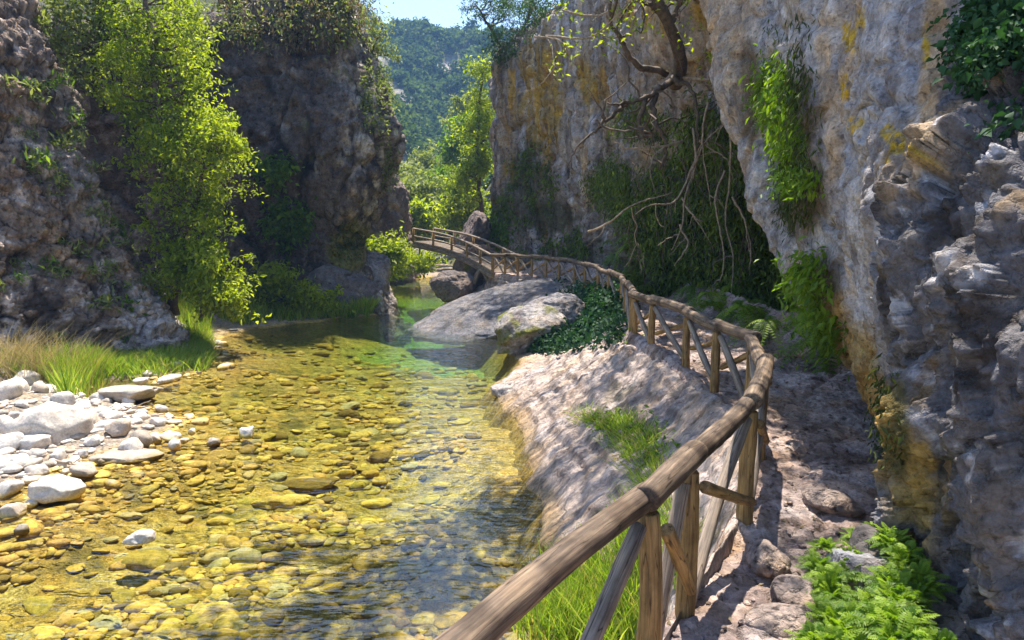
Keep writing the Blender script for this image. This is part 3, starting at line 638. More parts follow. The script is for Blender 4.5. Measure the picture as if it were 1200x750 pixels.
Zb = Zb+amp*(.42*ter+.07*stz+.10*fbm(P2, .8, 4)+.085*ridged(rot, (.8, 5, 1), 4, 13)+.016*ridged(rot, (3, 13, 1), 3, 23))+.03*fbm(P2, 6, 5, .65)*sstep(-.3, .1, TT)
KV = np.stack([XX, YY, Zb], -1)
c = np.ones(KV.shape)*np.array([.44, .36, .31])
c = mixc(c, (.60, .53, .49), sstep(.05, .55, fbm(rot, (.55, 3.4, 1), 5, .6, 4))); c = mixc(c, (.20, .165, .15), sstep(.1, .5, fbm(rot, (.6, 5.2, 1), 5, .64, 14))); c = mixc(c, (.27, .22, .20), sstep(.0, .5, fbm(rot, (1.6, 13, 1), 4, .64, 34))*.7)
c = mixc(c, (.17, .125, .10), sstep(.5, .8, fq)*sstep(1.0, .85, fq)*sstep(-.3, .3, fbm(P2, 1.3, 4))*.75)
c = mixc(c, (.15, .11, .07), sstep(.16, .05, Zb+.05*fbm(P2, 2, 4))*.7)
c = mixc(c, (.40, .28, .14), sstep(.22, .02, Zb)*sstep(-.2, .4, fbm(P2, 2, 4)+.4)*.6)
c = mixc(c, (.42, .31, .08), sstep(.03, -.04, Zb)); c = mixc(c, (.12, .10, .05), sstep(.25, .6, fbm(P2, 1.1, 4, .6, 9))*sstep(.35, .6, TT)*.7)
o = obj('rock_bank', mesh('rock_bank', KV, grid_faces(len(ys), len(ts))[:, ::-1], M['strata'], True, {'tint': c.reshape(-1, 3)}))
tag(o, 'pale ridged rock bank sloping from the fence into the water', 'rock bank', None, 'structure')
def bankz(x, y):
    x = np.asarray(x, float); y = np.asarray(y, float)
    a = curve_x(y, edge_pts); b = curve_x(y, fence_pts); tt = np.clip((x-a)/(b-a), 0, 1)
    h_ = curve_x(y, HZ); return h_*(1-(1-tt)**1.12)+np.maximum(0, 1.15-h_)*sstep(.68, 1.0, tt)

# ------------------------------------------------------------------ path
ys = np.concatenate([np.linspace(-5, 2, 30)[:-1], np.linspace(2, 11, 420)[:-1], np.linspace(11, 24.5, 200)])
ts = np.linspace(-.12, 1, 190); YY, TT = np.meshgrid(ys, ts, indexing='ij')
xf = sm(lambda y: curve_x(y, fence_pts), YY)
wid = curve_x(YY, [(-5, 2.6), (3, 2.2), (6, 2.0), (9, 2.2), (13, 2.0), (24.5, 1.6)])
XX = xf+wid*TT; P2 = np.stack([XX, YY, 0*XX], -1)
pz = curve_x(YY, [(-5, 1.1), (5, 1.1), (7.5, 1.18), (9, 1.28), (14, 1.25), (20, 1.28), (24.5, 1.22)])
w = worley(P2+.15*fbm(P2, 2.2, 3)[..., None], (1.9, 2.3, 1), 6); w2 = worley(P2+.05*fbm(P2, 4, 2)[..., None], (5, 6, 1), 16)
pz = pz+.10*sstep(.45, 1.0, TT)+.35*sstep(.72, 1.05, TT)+.07*fbm(P2, .9, 4)+(.045*(w[2]-.5)-.02*sstep(.16, 0, w[1]))*sstep(-.05, .15, TT)+.014*(w2[2]-.5)-.01*sstep(.2, 0, w2[1])+.018*fbm(P2, 9, 4, .65)
pz = pz-.35*sstep(-.02, -.12, TT)
PV = np.stack([XX, YY, pz], -1)
c = np.ones(PV.shape)*np.array([.37, .285, .25])
c = mixc(c, (.52, .44, .41), sstep(-.1, .5, fbm(P2, 1.4, 5, .6, 4)+.5*(w[2]-.5))); c = mixc(c, (.19, .135, .11), sstep(.1, .6, fbm(P2, 1.8, 5, .62, 14)))
c = mixc(c, (.09, .065, .05), sstep(.12, .0, w[1])*.35); c = mixc(c, (.40, .26, .15), sstep(.2, .6, fbm(P2, 1.0, 4, .6, 24))*.6)
tag(obj('path', mesh('path', PV, grid_faces(len(ys), len(ts))[:, ::-1], M['path'], True, {'tint': c.reshape(-1, 3)})), 'rough stony footpath between the log fence and the overhang', 'path', None, 'structure')
pathI = (PV.reshape(-1, 3))

# ------------------------------------------------------------------ fence (one thing: posts, rails, braces)
fence = thing('log_fence', 'rustic log handrail fence with crossed braces curving along the footpath', 'fence', foot[2])
o0 = foot[2]
def log(name, a, b, r, mat, seg=14, n=14, bend=.02, seed=0, r1=None, over=0.0):
    a, b = np.asarray(a, float), np.asarray(b, float); d = (b-a)/np.linalg.norm(b-a); a = a-d*over; b = b+d*over
    t_ = np.linspace(0, 1, n)[:, None]; s = np.random.default_rng(seed)
    P = a+(b-a)*t_+np.sin(pi*t_)*s.normal(size=3)*bend*np.linalg.norm(b-a)*.5
    P = np.concatenate([P[:1]-d*.0, P[:1]+d*r*.15, P[1:-1], P[-1:]-d*r*.15, P[-1:]])
    rr = np.linspace(r, r1 or r*.93, len(P)); rr[0] *= .86; rr[-1] *= .86
    for _ in range(3): rr[2:-2] *= 1+.06*np.exp(-((np.arange(2, len(P)-2)-s.uniform(2, len(P)-2))/.8)**2)   # knots
    V, F, L = tube(P, rr, seg, .10, True, seed)
    mb = MB(); mb.add(V, F, lc=L); return mb.build(name, M[mat], fence, True, o0)
k = len(rail); sd = 10
for i in range(k):
    sd += 1; nearness = i < 7
    log('post', foot[i]-np.array([0, 0, .12]), rail[i]-np.array([0, 0, .02]), .050 if i < 11 else .045, 'post', seed=sd, seg=14 if nearness else 9)
    if i in (6, 10, 13):
        q = (rail[i-1]-rail[i]); q[2] = 0; q /= np.linalg.norm(q)
        log('post', foot[i]+q*.16-np.array([0, 0, .12]), rail[i]+q*.14-np.array([0, 0, .03]), .05, 'post', seed=sd+70, seg=10)
for i in range(k-1):
    a, b = rail[i].copy(), rail[i+1].copy(); sd += 1
    dz = np.array([0, 0, .05]); r = .055 if i < 4 else (.06 if i < 10 else .055)
    lat = np.array([(b-a)[1], -(b-a)[0], 0])/np.linalg.norm(b-a)*.011*(-1)**i; zz = np.array([0, 0, .010*(-1)**i])
    log('rail', a+dz+lat+zz, b+dz+lat+zz, r, 'rail', seg=20 if i < 4 else 12, n=26, bend=.012, seed=sd, r1=r*(.93 if i % 2 else 1.05), over=.07)
    d = b-a; d[2] = 0; d /= np.linalg.norm(d); side = np.array([d[1], -d[0], 0])   # towards the path
    log('brace', foot[i]+d*.07+np.array([0, 0, .02]), b-d*.09-np.array([0, 0, .05]), .037, 'brace', seed=sd+200, bend=.02, seg=10)
    log('brace', a+d*.09-np.array([0, 0, .12])+side*.05, foot[i+1]-d*.05+np.array([0, 0, .16])+side*.045, .032, 'post', seed=sd+300, bend=.02, seg=10)

# ------------------------------------------------------------------ footbridge
bt = np.array([at(577, 300, 23.8), at(552, 287, 25.6), at(522, 275.5, 27.6), at(484, 268, 29.8)]); bl = bt-np.array([0, 0, .62])
bridge = thing('footbridge', 'arched wooden footbridge with twin railings crossing the far pool', 'bridge', bl[1]); ob = bl[1]
def blog(name, P, r, mat='brace', seed=0, parent=bridge):
    V, F, L = tube(P, r, 8, .05, True, seed); mb = MB(); mb.add(V, F, lc=L); return mb.build(name, M[mat], parent, True, ob)
dirb = bt[-1]-bt[0]; dirb[2] = 0; dirb /= np.linalg.norm(dirb); sb = np.array([dirb[1], -dirb[0], 0])*1.0
Cb, Ct = cr(bl, 24), cr(bt, 24)
mb = MB()
for i in range(60):                     # planks are one decked surface
    u = i/59*.985; p = cr(bl, 1, 0, [u])[0]; p2 = cr(bl, 1, 0, [u+.012])[0]; V, F, L = tube([p-sb*.06+np.array([0, 0, .05]), p+sb*1.06+np.array([0, 0, .05])], .055, 4, 0, True, i); mb.add(V, F, lc=L)
mb.build('deck', M['brace'], bridge, False, ob)
for off in (0.02, 1.0):
    blog('beam', Cb+sb*off-np.array([0, 0, .09]), .10, 'brace', 5)
    blog('rail', Ct+sb*off, .05, 'brace', 6)
    blog('rail', (Ct*.5+Cb*.5)+sb*off, .035, 'brace', 7)
    for i in range(6):
        u = i/5; p, q = cr(bl, 1, 0, [u])[0], cr(bt, 1, 0, [u])[0]; blog('post', [p+sb*off-np.array([0, 0, .15]), q+sb*off+np.array([0, 0, .03])], .05, 'post', 20+i)
for px_, py_ in ((556, 332), (572, 330), (590, 326)):
    p = at(px_, py_, 25.0); q = cr(bl, 1, 0, [.18+.06*(px_-556)/17])[0]; blog('strut', [p, (p+q)/2+rng.normal(size=3)*.03, q], .07, 'brace', px_)

# ------------------------------------------------------------------ rocks and stones
def ico(sub):
    import bmesh
    b = bmesh.new(); bmesh.ops.create_icosphere(b, subdivisions=sub, radius=1.0)
    b.verts.ensure_lookup_table()
    V = np.array([v.co[:] for v in b.verts]); F = np.array([[v.index for v in f.verts] for f in b.faces]); b.free(); return V, F
I4, I3, I2, I5 = ico(4), ico(3), ico(2), ico(6)
def stone_verts(base, seed, amp=.3, facets=7):
    V = base[0].copy(); s = np.random.default_rng(seed)
    for k in range(facets):              # chop rounded facets
        n = s.normal(size=3); n /= np.linalg.norm(n); h = s.uniform(.62, .9); d = V@n; V -= n*np.maximum(0, d-h)[:, None]*.85
    V *= (1+amp*.5*fbm(V, .9, 3, .5, seed*3.1)+amp*.16*fbm(V, 3.0, 4, .6, seed*7.7))[:, None]; return V
def rock(name, label, cat, centre, size, rz, seed, mat='bank', col=(.42, .37, .35), dark=(.17, .14, .13), tilt=(0, 0), base=I5, fine=.06, moss=0, group=None):
    V = stone_verts(base, seed, .38, 9)*np.array(size)
    V += (V/np.linalg.norm(V, axis=1)[:, None])*(fine*fbm(V, 2.2, 5, .6, seed)+fine*.5*ridged(V, (1.2, 2.4, 3), 4, seed))[:, None]
    from mathutils import Euler
    Rm = np.array(Euler((tilt[0], tilt[1], rz)).to_matrix()); V = V@Rm.T
    c = np.ones(V.shape)*np.array(col); c = mixc(c, np.array(col)*1.4, sstep(0, .5, fbm(V, 1.8, 5, .6, seed))); c = mixc(c, dark, sstep(.0, .55, fbm(V, 2.2, 5, .6, seed+9)))
    if moss: c = mixc(c, (.16, .17, .03), sstep(.1, .5, fbm(V, 1.4, 4, .6, seed+4)+moss-.5))
    o = obj(name, mesh(name, V, base[1], M[mat], True, {'tint': np.clip(c, .01, .85)})); o.location = centre; return tag(o, label, cat, group)
rock('rock_slab', 'broad blue grey rock slab sloping into the pool below the far fence', 'rock', at(592, 347, 19.5)+np.array([0, .3, -.36]), (2.7, 2.2, .40), .25, 3, col=(.165, .16, .17), dark=(.085, .08, .08), tilt=(.17, -.27))
rock('boulder', 'mossy edged hollow boulder at the waterline beside the green plants', 'boulder', at(618, 388, 15.6)+np.array([0, .2, -.1]), (.95, .9, .62), .5, 5, col=(.30, .28, .27), tilt=(.1, -.35), moss=.55)
rock('boulder', 'ridge shaped rock behind the green ground plants under the fence', 'boulder', at(650, 372, 16.6), (1.0, .7, .55), -.4, 8, col=(.27, .25, .25), tilt=(0, -.2))
rock('boulder', 'dark boulder in the water beneath the footbridge', 'boulder', at(532, 333, 25.2)+np.array([0, 0, -.1]), (.95, .8, .55), .2, 12, col=(.17, .14, .13))
rock('boulder', 'brown rock pier under the right end of the footbridge', 'boulder', at(560, 322, 26.8), (.9, .9, 1.25), .5, 15, col=(.20, .145, .11), tilt=(.2, .2), moss=.2)
rock('boulder', 'tall slanting rock rising beside the footbridge deck', 'boulder', at(557, 272, 30.6), (.6, 1.0, .95), .2, 19, col=(.20, .16, .15), tilt=(0, .25), mat='rock')
rock('boulder', 'pale slanting block at the left cliff foot beside the channel', 'boulder', at(428, 322, 25.0)+np.array([0, 0, -.2]), (.85, 1.2, 1.2), .4, 22, col=(.32, .29, .28), tilt=(-.1, .45), moss=.15)
rock('boulder', 'dark slab rock leaning on the left cliff foot at the pool', 'boulder', at(402, 345, 22.6)+np.array([0, .2, -.1]), (1.5, .8, .85), .1, 25, col=(.16, .14, .14), tilt=(0, .45))
rock('boulder', 'grey rounded rock at the overhang foot beside the path', 'boulder', at(1040, 612, 4.55)+np.array([.1, .1, -.05]), (.33, .36, .3), .4, 27, base=I4, fine=.02, mat='path', col=(.33, .29, .28))
rock('boulder', 'smooth blue grey stone with a dark hollow among the ferns', 'boulder', at(1005, 690, 3.45)+np.array([0, 0, .08]), (.16, .2, .15), .6, 31, base=I4, fine=.012, mat='path', col=(.30, .30, .32), tilt=(0, -.5))
rock('boulder', 'dark flat stone leaning above the fern covered stone', 'boulder', at(1030, 665, 3.6)+np.array([0, 0, .08]), (.19, .2, .1), .2, 33, base=I4, fine=.012, mat='path', col=(.13, .115, .11), tilt=(.3, .4))
rock('boulder', 'flat tan edged ledge of rock at the water beside the bank', 'boulder', at(600, 452, 11.8)+np.array([.3, 0, -.08]), (.75, .4, .22), .25, 37, base=I4, fine=.03, col=(.42, .36, .32))
for j, (x, y, sx) in enumerate(((925, 735, .2), (930, 700, .16), (900, 655, .15), (975, 590, .2))):
    rock('stepping_stone', 'flat stone set in the rough footpath surface', 'stone', onz(x, y, 1.12)+np.array([0, 0, .0]), (sx, sx*.75, .08), j*.7, 40+j, base=I4, fine=.01, mat='path', col=(.34, .27, .23), group='flat stones in the path')

protos = []
for sdd in range(14):
    V = stone_verts(I3, 100+sdd, .5, 13); protos.append(mesh('river_stone', V, I3[1], M['stone'], True, {'rnd': np.zeros(len(V))}))
protoL = [mesh('river_stone', stone_verts(I4, 140+s_, .5, 13), I4[1], M['stone'], True, {'rnd': np.zeros(len(I4[0]))}) for s_ in range(4)]
from mathutils import Euler
def stone(p, sz, label, group, big=False, rz=None, tilt=.25, rnd=random):
    o = bpy.data.objects.new('river_stone', rnd.choice(protoL if big else protos)); COL.objects.link(o)
    o.location = p; o.scale = sz; o.rotation_euler = (rnd.uniform(-tilt, tilt), rnd.uniform(-tilt, tilt), rnd.uniform(0, 6.28) if rz is None else rz)
    return tag(o, label, 'stone', group)
# dry stones from the photograph: pixel centre, half width in px
dry = [(52, 508, 36, .95, 'largest pale boulder on the gravel bank, rounded and leaning'), (35, 522, 22, .6, 'tan slab propped against the largest pale boulder'), (62, 572, 24, .6, 'speckled white stone alone in the shallows below the gravel bank'),
       (160, 630, 16, .5, 'small white topped stone breaking the surface in open water'), (150, 457, 30, .34, 'long flat white stone beside the green grass tuft'), (165, 446, 8, .6, 'small pale stone touching the grass edge at the water')]
for x, y, hw, hh, lb in dry:
    p = onz(x, y+hw*.35, .06); w_ = hw*np.linalg.norm(p-np.array([0, 0, ZC]))/F_PX*.98
    stone((p[0], p[1]+w_*.3, .05+w_*hh*.45), (w_*1.05, w_*.85, w_*hh), lb, None, True, .35, .22)
pale = [(x_+dx_, y_+dy_, h_) for dx_, dy_ in ((0, 0),) for x_, y_, h_ in [(10, 490, 16), (20, 480, 14), (95, 490, 17), (75, 485, 14), (105, 505, 18), (120, 490, 12), (140, 513, 17), (165, 520, 16), (178, 515, 14), (200, 512, 14), (155, 528, 17), (120, 470, 14), (60, 470, 14), (30, 462, 13), (85, 470, 10),
        (10, 535, 18), (22, 553, 14), (8, 575, 15), (15, 600, 14), (100, 553, 15), (45, 555, 13), (70, 540, 12), (205, 522, 10), (290, 508, 14), (190, 480, 9), (152, 472, 10), (135, 498, 10), (5, 515, 16), (88, 520, 10), (165, 490, 8), (45, 540, 10), (110, 525, 9), (185, 500, 9), (250, 518, 9), (175, 462, 8), (12, 470, 9), (48, 480, 9), (0, 555, 13), (28, 495, 8), (60, 488, 7), (112, 480, 7), (128, 500, 6), (30, 540, 7), (78, 553, 6), (98, 535, 7), (18, 505, 9), (70, 470, 7), (138, 480, 6), (148, 500, 6), (120, 540, 6), (35, 590, 8), (25, 620, 7), (88, 575, 6), (175, 505, 6), (215, 515, 6), (225, 505, 5)]]
rs = random.Random(5)
for x, y, hw in pale:
    p = onz(x, y, .03); w_ = hw*np.linalg.norm(p-np.array([0, 0, ZC]))/F_PX*.9; h_ = rs.uniform(.5, .95)
    zb_ = max(0.0, float(bedz(p[0], p[1])))
    stone((p[0], p[1], zb_+w_*h_*.35), (w_, w_*rs.uniform(.65, .95), w_*h_), 'pale sun bleached stone on the gravel bank at the water edge', 'pale stones of the gravel bank', False, None, .3, rs)
# stones under the water, largest ones as things, small ones as one bed of pebbles
rs = random.Random(11); placed = []; tries = 0
while len(placed) < 235 and tries < 6000:
    tries += 1
    py = rs.uniform(440, 750)**1.0; px = rs.uniform(-20, 640); p = onz(px, py, -.25)
    if p[0] > -.75 and p[1] > 6.2 or p[0] > .9 or p[1] < 3: continue
    if p[1] > 14: continue
    zb_ = float(bedz(p[0], p[1]))
    if zb_ > -.1: continue
    w_ = rs.choice((.06, .07, .08, .09, .11, .13, .17))*rs.uniform(.8, 1.2)*(.75+.045*p[1])
    if any((p[0]-a)**2+(p[1]-b)**2 < (.8*(w_+r_))**2 for a, b, r_ in placed): continue
    h_ = min(rs.uniform(.16, .34)*w_, -zb_*.6); placed.append((p[0], p[1], w_))
    stone((p[0], p[1], zb_+h_*.25), (w_, w_*rs.uniform(.55, .85), h_), 'rounded ochre stone lying under the clear shallow water', 'stones on the river bed', False, rs.uniform(-.6, .6), .2, rs)
for x, y, hw, lb in ((160, 640, 34, 'dark mossy stone just under the surface in open water'), (365, 552, 32, 'dark brown sunken stone in the middle of the stream'), (320, 572, 26, 'long dark sunken rock left of mid stream'), (150, 545, 36, 'broad flat pinkish stone lying under the shallow edge water')):
    p = onz(x, y, -.1); w_ = hw*np.linalg.norm(p-np.array([0, 0, ZC]))/F_PX
    stone((p[0], p[1], float(bedz(p[0], p[1]))+.03), (w_, w_*.6, .085), lb, None, True, .1, .1)
mb = MB(); n_ = 0; r2 = np.random.default_rng(3)
vs = [(stone_verts(I2, 200+q, .5, 11)*np.array([1, r2.uniform(.7, 1.1), r2.uniform(.8, 1.2)]), I2[1]) for q in range(8)]
PYs = r2.uniform(395, 760, 7000); PXs = r2.uniform(-40, 660, 7000); PX_, PY_ = onz_v(PXs, PYs, -.2); PZ_ = bedz(PX_, PY_); PB_ = fbm(np.stack([PX_, PY_, 0*PX_], -1), .9, 4, .6, 77)
while n_ < 7000:
    p = (PX_[n_], PY_[n_])
    if (p[0] > -.7+r2.uniform(-.3, .3) and p[1] > 6.4) or p[1] > 19: n_ += 1; continue
    if PB_[n_] > .16: n_ += 1; continue
    zb_ = PZ_[n_]; w_ = (1-.5*PB_[n_])*min(.16, r2.lognormal(-3.05, .5))*(.7+.06*p[1]); a = r2.uniform(0, 6.28)
    V, F = vs[r2.integers(0, 8)]; V = V*np.array([w_, w_*.75, w_*r2.uniform(.22, .5)]); V = V@np.array([[math.cos(a), math.sin(a), 0], [-math.sin(a), math.cos(a), 0], [0, 0, 1]])
    mb.add(V+np.array([p[0], p[1], zb_+w_*.1]), F, rnd=r2.uniform(0, 1)); n_ += 1
for _ in range(900):                    # dry gravel of the left bank
    x_, y_ = r2.uniform(-10, -4.2), r2.uniform(5.5, 13.5); zb_ = float(bedz(x_, y_))
    if zb_ < -.08: continue
    w_ = r2.uniform(.018, .07); V, F = vs[r2.integers(0, 8)]; mb.add(V*np.array([w_, w_*.8, w_*.55])+np.array([x_, y_, zb_+w_*.2]), F, rnd=r2.uniform(0, 1))
o = mb.build('pebbles', M['stone']); tag(o, 'small ochre pebbles covering the stream bed and gravel bank', 'pebbles', None, 'stuff')

for x, y, L_, a_, lb in ((150, 478, .7, .3, 'bleached driftwood stick lying across the gravel stones'), (75, 535, .5, -.5, 'short grey driftwood twig between the pale stones')):
    p = onz(x, y, .18); p[2] = float(bedz(p[0], p[1]))+.10; mb = MB(); d_ = np.array([math.cos(a_), math.sin(a_), .08])*L_; V, F, L = tube(limb(-d_/2, d_/2, 10, .08), np.linspace(.022, .009, 10), 7, .2, seed=int(x)); mb.add(V, F)
    V, F, L = tube(limb(d_*.1, d_*.3+np.array([.05, .14, .05]), 6, .1), np.linspace(.012, .004, 6), 5, 0); mb.add(V, F); plant('driftwood', lb, 'driftwood', mb, 'root', (0, 0, 0)).location = p
# ------------------------------------------------------------------ vegetation on the rock faces
def pick(surf, ell, n, hi=None, thr=-.45):
    V, Nn, px, py = SURF[surf]; m_ = np.zeros(len(V), bool)
    soft = np.full(len(V), 9.0)
    for cx, cy, rx, ry in ell: soft = np.minimum(soft, ((px-cx)/rx)**2+((py-cy)/ry)**2)
    m_ = soft < 1.9
    m_ &= (V[:, 1] > .5) & ((Nn*(np.array([0, 0, ZC])-V)).sum(1) > 0)
    if hi: m_ &= hi(V, Nn)
    idx = np.nonzero(m_)[0]
    if len(idx) == 0: return np.zeros((0, 3)), np.zeros((0, 3))
    nz = fbm(V[idx], 1.3, 3, .5, 3); idx = idx[(nz > thr) & (soft[idx]+1.1*nz+.35*rng.normal(size=len(idx)) < 1)]
    if len(idx) == 0: return np.zeros((0, 3)), np.zeros((0, 3))
    j = rng.choice(idx, min(n, len(idx)*9)); return V[j], Nn[j]
def creeper(name, label, surf, ell, n, size, mat, out_=.12, droop=1.2, aspect=.55, strands=0, cat='creeper', hi=None, thr=-.45):
    P, Q = pick(surf, ell, n, hi, thr)
    if len(P) == 0: print('EMPTY', name, label); return
    C = P+Q*np.abs(rng.normal(size=(len(P), 1)))*out_+rng.normal(size=P.shape)*.05
    mb = MB(); leaf_mb(mb, C, size, np.clip(.5+.5*fbm(C, 1.5, 3)+rng.normal(size=len(C))*.2, 0, 1), droop=droop, aspect=aspect, dirs=Q*.6)
    o_ = plant(name, label, cat, mb, mat, P.mean(0))
    for k_ in range(strands):
        pass
    return o_
W, NB, LC, BL = 'cliff', 'cliff.001', 'cliff.002', 'boulder'
creeper('hanging_moss', 'dark curtain of hanging moss and ferns in the recess behind the fence', W, [(825, 260, 60, 70), (870, 320, 65, 80), (800, 330, 55, 45), (840, 165, 30, 50), (905, 330, 40, 90), (885, 240, 25, 70)], 46000, .12, 'curtain', .34, 1.7, .3, thr=-.06)
creeper('hanging_moss', 'olive fringe of moss drooping from the ledge above the roots', W, [(830, 215, 60, 40), (760, 230, 40, 35), (760, 140, 30, 25), (720, 215, 25, 30)], 16000, .10, 'curtain', .25, 2.2, .25)
creeper('ivy', 'dark ivy patch on the streaked wall left of the roots', W, [(622, 215, 34, 46), (600, 245, 20, 30), (650, 290, 44, 14), (680, 285, 24, 18)], 5000, .13, 'curtain', .15, 1.4, .4, thr=.05)
creeper('ivy', 'small green plants on the wall above the footbridge', W, [(575, 270, 25, 22), (560, 240, 12, 30)], 2200, .15, 'leaf_mid', .15, .8)
creeper('ivy', 'glossy ivy hanging in the upper corner of the overhang', NB, [(1178, 50, 42, 72), (1200, 110, 25, 42)], 6500, .042, 'leaf_ivy', .05, .9, .7, thr=-.2)
creeper('hanging_fern', 'bright green ferns lining the groove in the overhang', NB, [(915, 115, 22, 42), (930, 160, 18, 20)], 2600, .075, 'fern', .10, 1.5, .35, cat='fern')
creeper('hanging_fern', 'lower tuft of green fern in the overhang groove', NB, [(945, 207, 20, 14)], 900, .07, 'fern', .10, 1.4, .35, cat='fern')
creeper('hanging_moss', 'brown moss beard hanging below the groove ferns', NB, [(935, 235, 22, 26), (940, 130, 18, 90)], 2600, .07, 'moss', .06, 2.5, .2)
creeper('hanging_fern', 'ferns fringing the underside of the overhang', NB, [(968, 385, 22, 26), (960, 320, 16, 26)], 1800, .08, 'fern', .12, 1.2, .35, cat='fern')
creeper('hanging_moss', 'dark moss in the fissure of the overhang underside', NB, [(1045, 490, 12, 55), (905, 70, 10, 40)], 1600, .05, 'moss', .03, 2.0, .3)
creeper('ivy', 'green shrubby plants clinging to the shaded left cliff', LC, [(335, 262, 24, 22), (320, 200, 20, 16)], 3000, .16, 'leaf_mid', .25, .6)
creeper('dry_shrub', 'dry brownish shrubs hanging over the left cliff top', LC, [(300, 15, 75, 34), (380, 12, 45, 30), (340, 40, 70, 20)], 4200, .13, 'leaf_dry', .5, 1.2, .35, cat='shrub', thr=.0)
creeper('dry_shrub', 'grey green shrubs hanging among the dry ones at the left cliff top', LC, [(290, 25, 75, 34), (390, 20, 35, 40), (330, 10, 70, 30)], 3600, .13, 'leaf_grey', .5, .8, .4, cat='shrub', thr=-.1)
creeper('dry_shrub', 'greyish plants growing down the sunlit cliff edge', LC, [(440, 110, 16, 55), (452, 60, 8, 30), (455, 190, 10, 35)], 3400, .11, 'leaf_grey', .15, .4, .4, cat='shrub')
creeper('moss', 'yellow green moss under the cliff overhang by the water', LC, [(405, 285, 20, 22)], 1500, .08, 'moss', .06, 1.0, .5)
P, Q = pick(BL, [(60, 220, 90, 190), (110, 270, 80, 100)], 70, lambda V, n: n[:, 2] > .05)
tufts = []
for q in range(4):
    mb = MB(); leaf_mb(mb, rng.normal(size=(70, 3))*np.array([.10, .10, .07]), .12, aspect=.3, droop=-.5); o_ = mb.build('rock_plant', M['leaf_grey' if q else 'leaf_mid']); tufts.append(o_.data); bpy.data.objects.remove(o_)
for k_ in range(len(P)):
    o_ = obj('rock_plant', tufts[k_ % 4]); o_.location = P[k_]+Q[k_]*.05; o_.scale = [rng.uniform(.6, 1.5)]*3; o_.rotation_euler = (0, 0, rng.uniform(0, 6))
    tag(o_, 'small grey green tuft rooted in the leaning brown rock', 'plant', 'tufts on the leaning rock')

# ------------------------------------------------------------------ trees and bushes, left bank
tree('broadleaf_tree', 'tall sunlit yellow green tree growing between the rock and the cliff', 'tree',
     [[at(205, 370, 16.6), at(200, 280, 16.8), at(190, 160, 17), at(175, 40, 17.2), at(165, -60, 17.5)], [at(205, 300, 16.7), at(235, 220, 16.5), at(245, 170, 16.3)]], .13,
     [(at(185, 110, 17), (1.2, 1.0, 2.0), 34), (at(225, 190, 16.6), (1.0, .9, 1.4), 28), (at(255, 165, 16.2), (.75, .6, .55), 12), (at(200, 50, 17.2), (1.1, .9, 1.1), 20), (at(215, 265, 16.6), (1.0, .7, .9), 20), (at(160, -30, 17.5), (1.8, 1.4, 1.3), 20), (at(150, 90, 17.4), (.8, .8, 1.2), 14)],
     .105, 'leaf_sun', leaf_n=150, clump_r=.34)
tree('broadleaf_tree', 'pale grey green tree at the rock top behind the tall tree', 'tree', [[at(110, 140, 19), at(115, 60, 19), at(120, -40, 19)]], .12,
     [(at(110, 30, 19), (1.6, 1, 1.6), 30), (at(180, 20, 19), (1.4, 1, 1.2), 24), (at(75, 60, 18.5), (.8, .8, .9), 12)], .13, 'leaf_grey', leaf_n=120, clump_r=.4)
tree('bush', 'bright green leafy bush leaning over the grassy bank', 'bush', [[at(235, 375, 16.4), at(240, 340, 16.2), at(250, 310, 16)]], .05,
     [(at(245, 320, 16), (.85, .6, .55), 22), (at(265, 345, 15.9), (.6, .5, .4), 12), (at(215, 320, 16.2), (.5, .5, .5), 10)], .13, 'leaf_sun', leaf_n=120, clump_r=.28)
tree('bush', 'shaded green bush at the foot of the left cliff', 'bush', [[at(330, 368, 21.5), at(330, 340, 21.5), at(330, 300, 21.6)]], .05,
     [(at(325, 335, 21.3), (1.0, .6, .6), 20), (at(370, 350, 21.3), (.8, .5, .3), 12), (at(300, 345, 20.8), (.6, .5, .5), 10)], .15, 'leaf_sun', leaf_n=100, clump_r=.3)  # brighter leaf colour here and on the bank bush stands in for sun
tree('bush', 'sunny round bush below the cliff beside the far channel', 'bush', [[at(450, 328, 30), at(450, 300, 30), at(452, 280, 30)]], .06,
     [(at(450, 296, 30), (1.0, .8, .9), 30), (at(436, 310, 29.5), (.6, .6, .5), 10)], .17, 'leaf_sun', leaf_n=110, clump_r=.35)
tree('shrub', 'wispy shrub on the upper edge of the left cliff', 'shrub', [[at(432, 75, 25), at(440, 50, 25), at(450, 30, 25)]], .04,
     [(at(445, 55, 25), (.6, .5, .6), 9), (at(435, 30, 25), (.5, .5, .4), 6)], .11, 'leaf_grey', leaf_n=60, clump_r=.3)

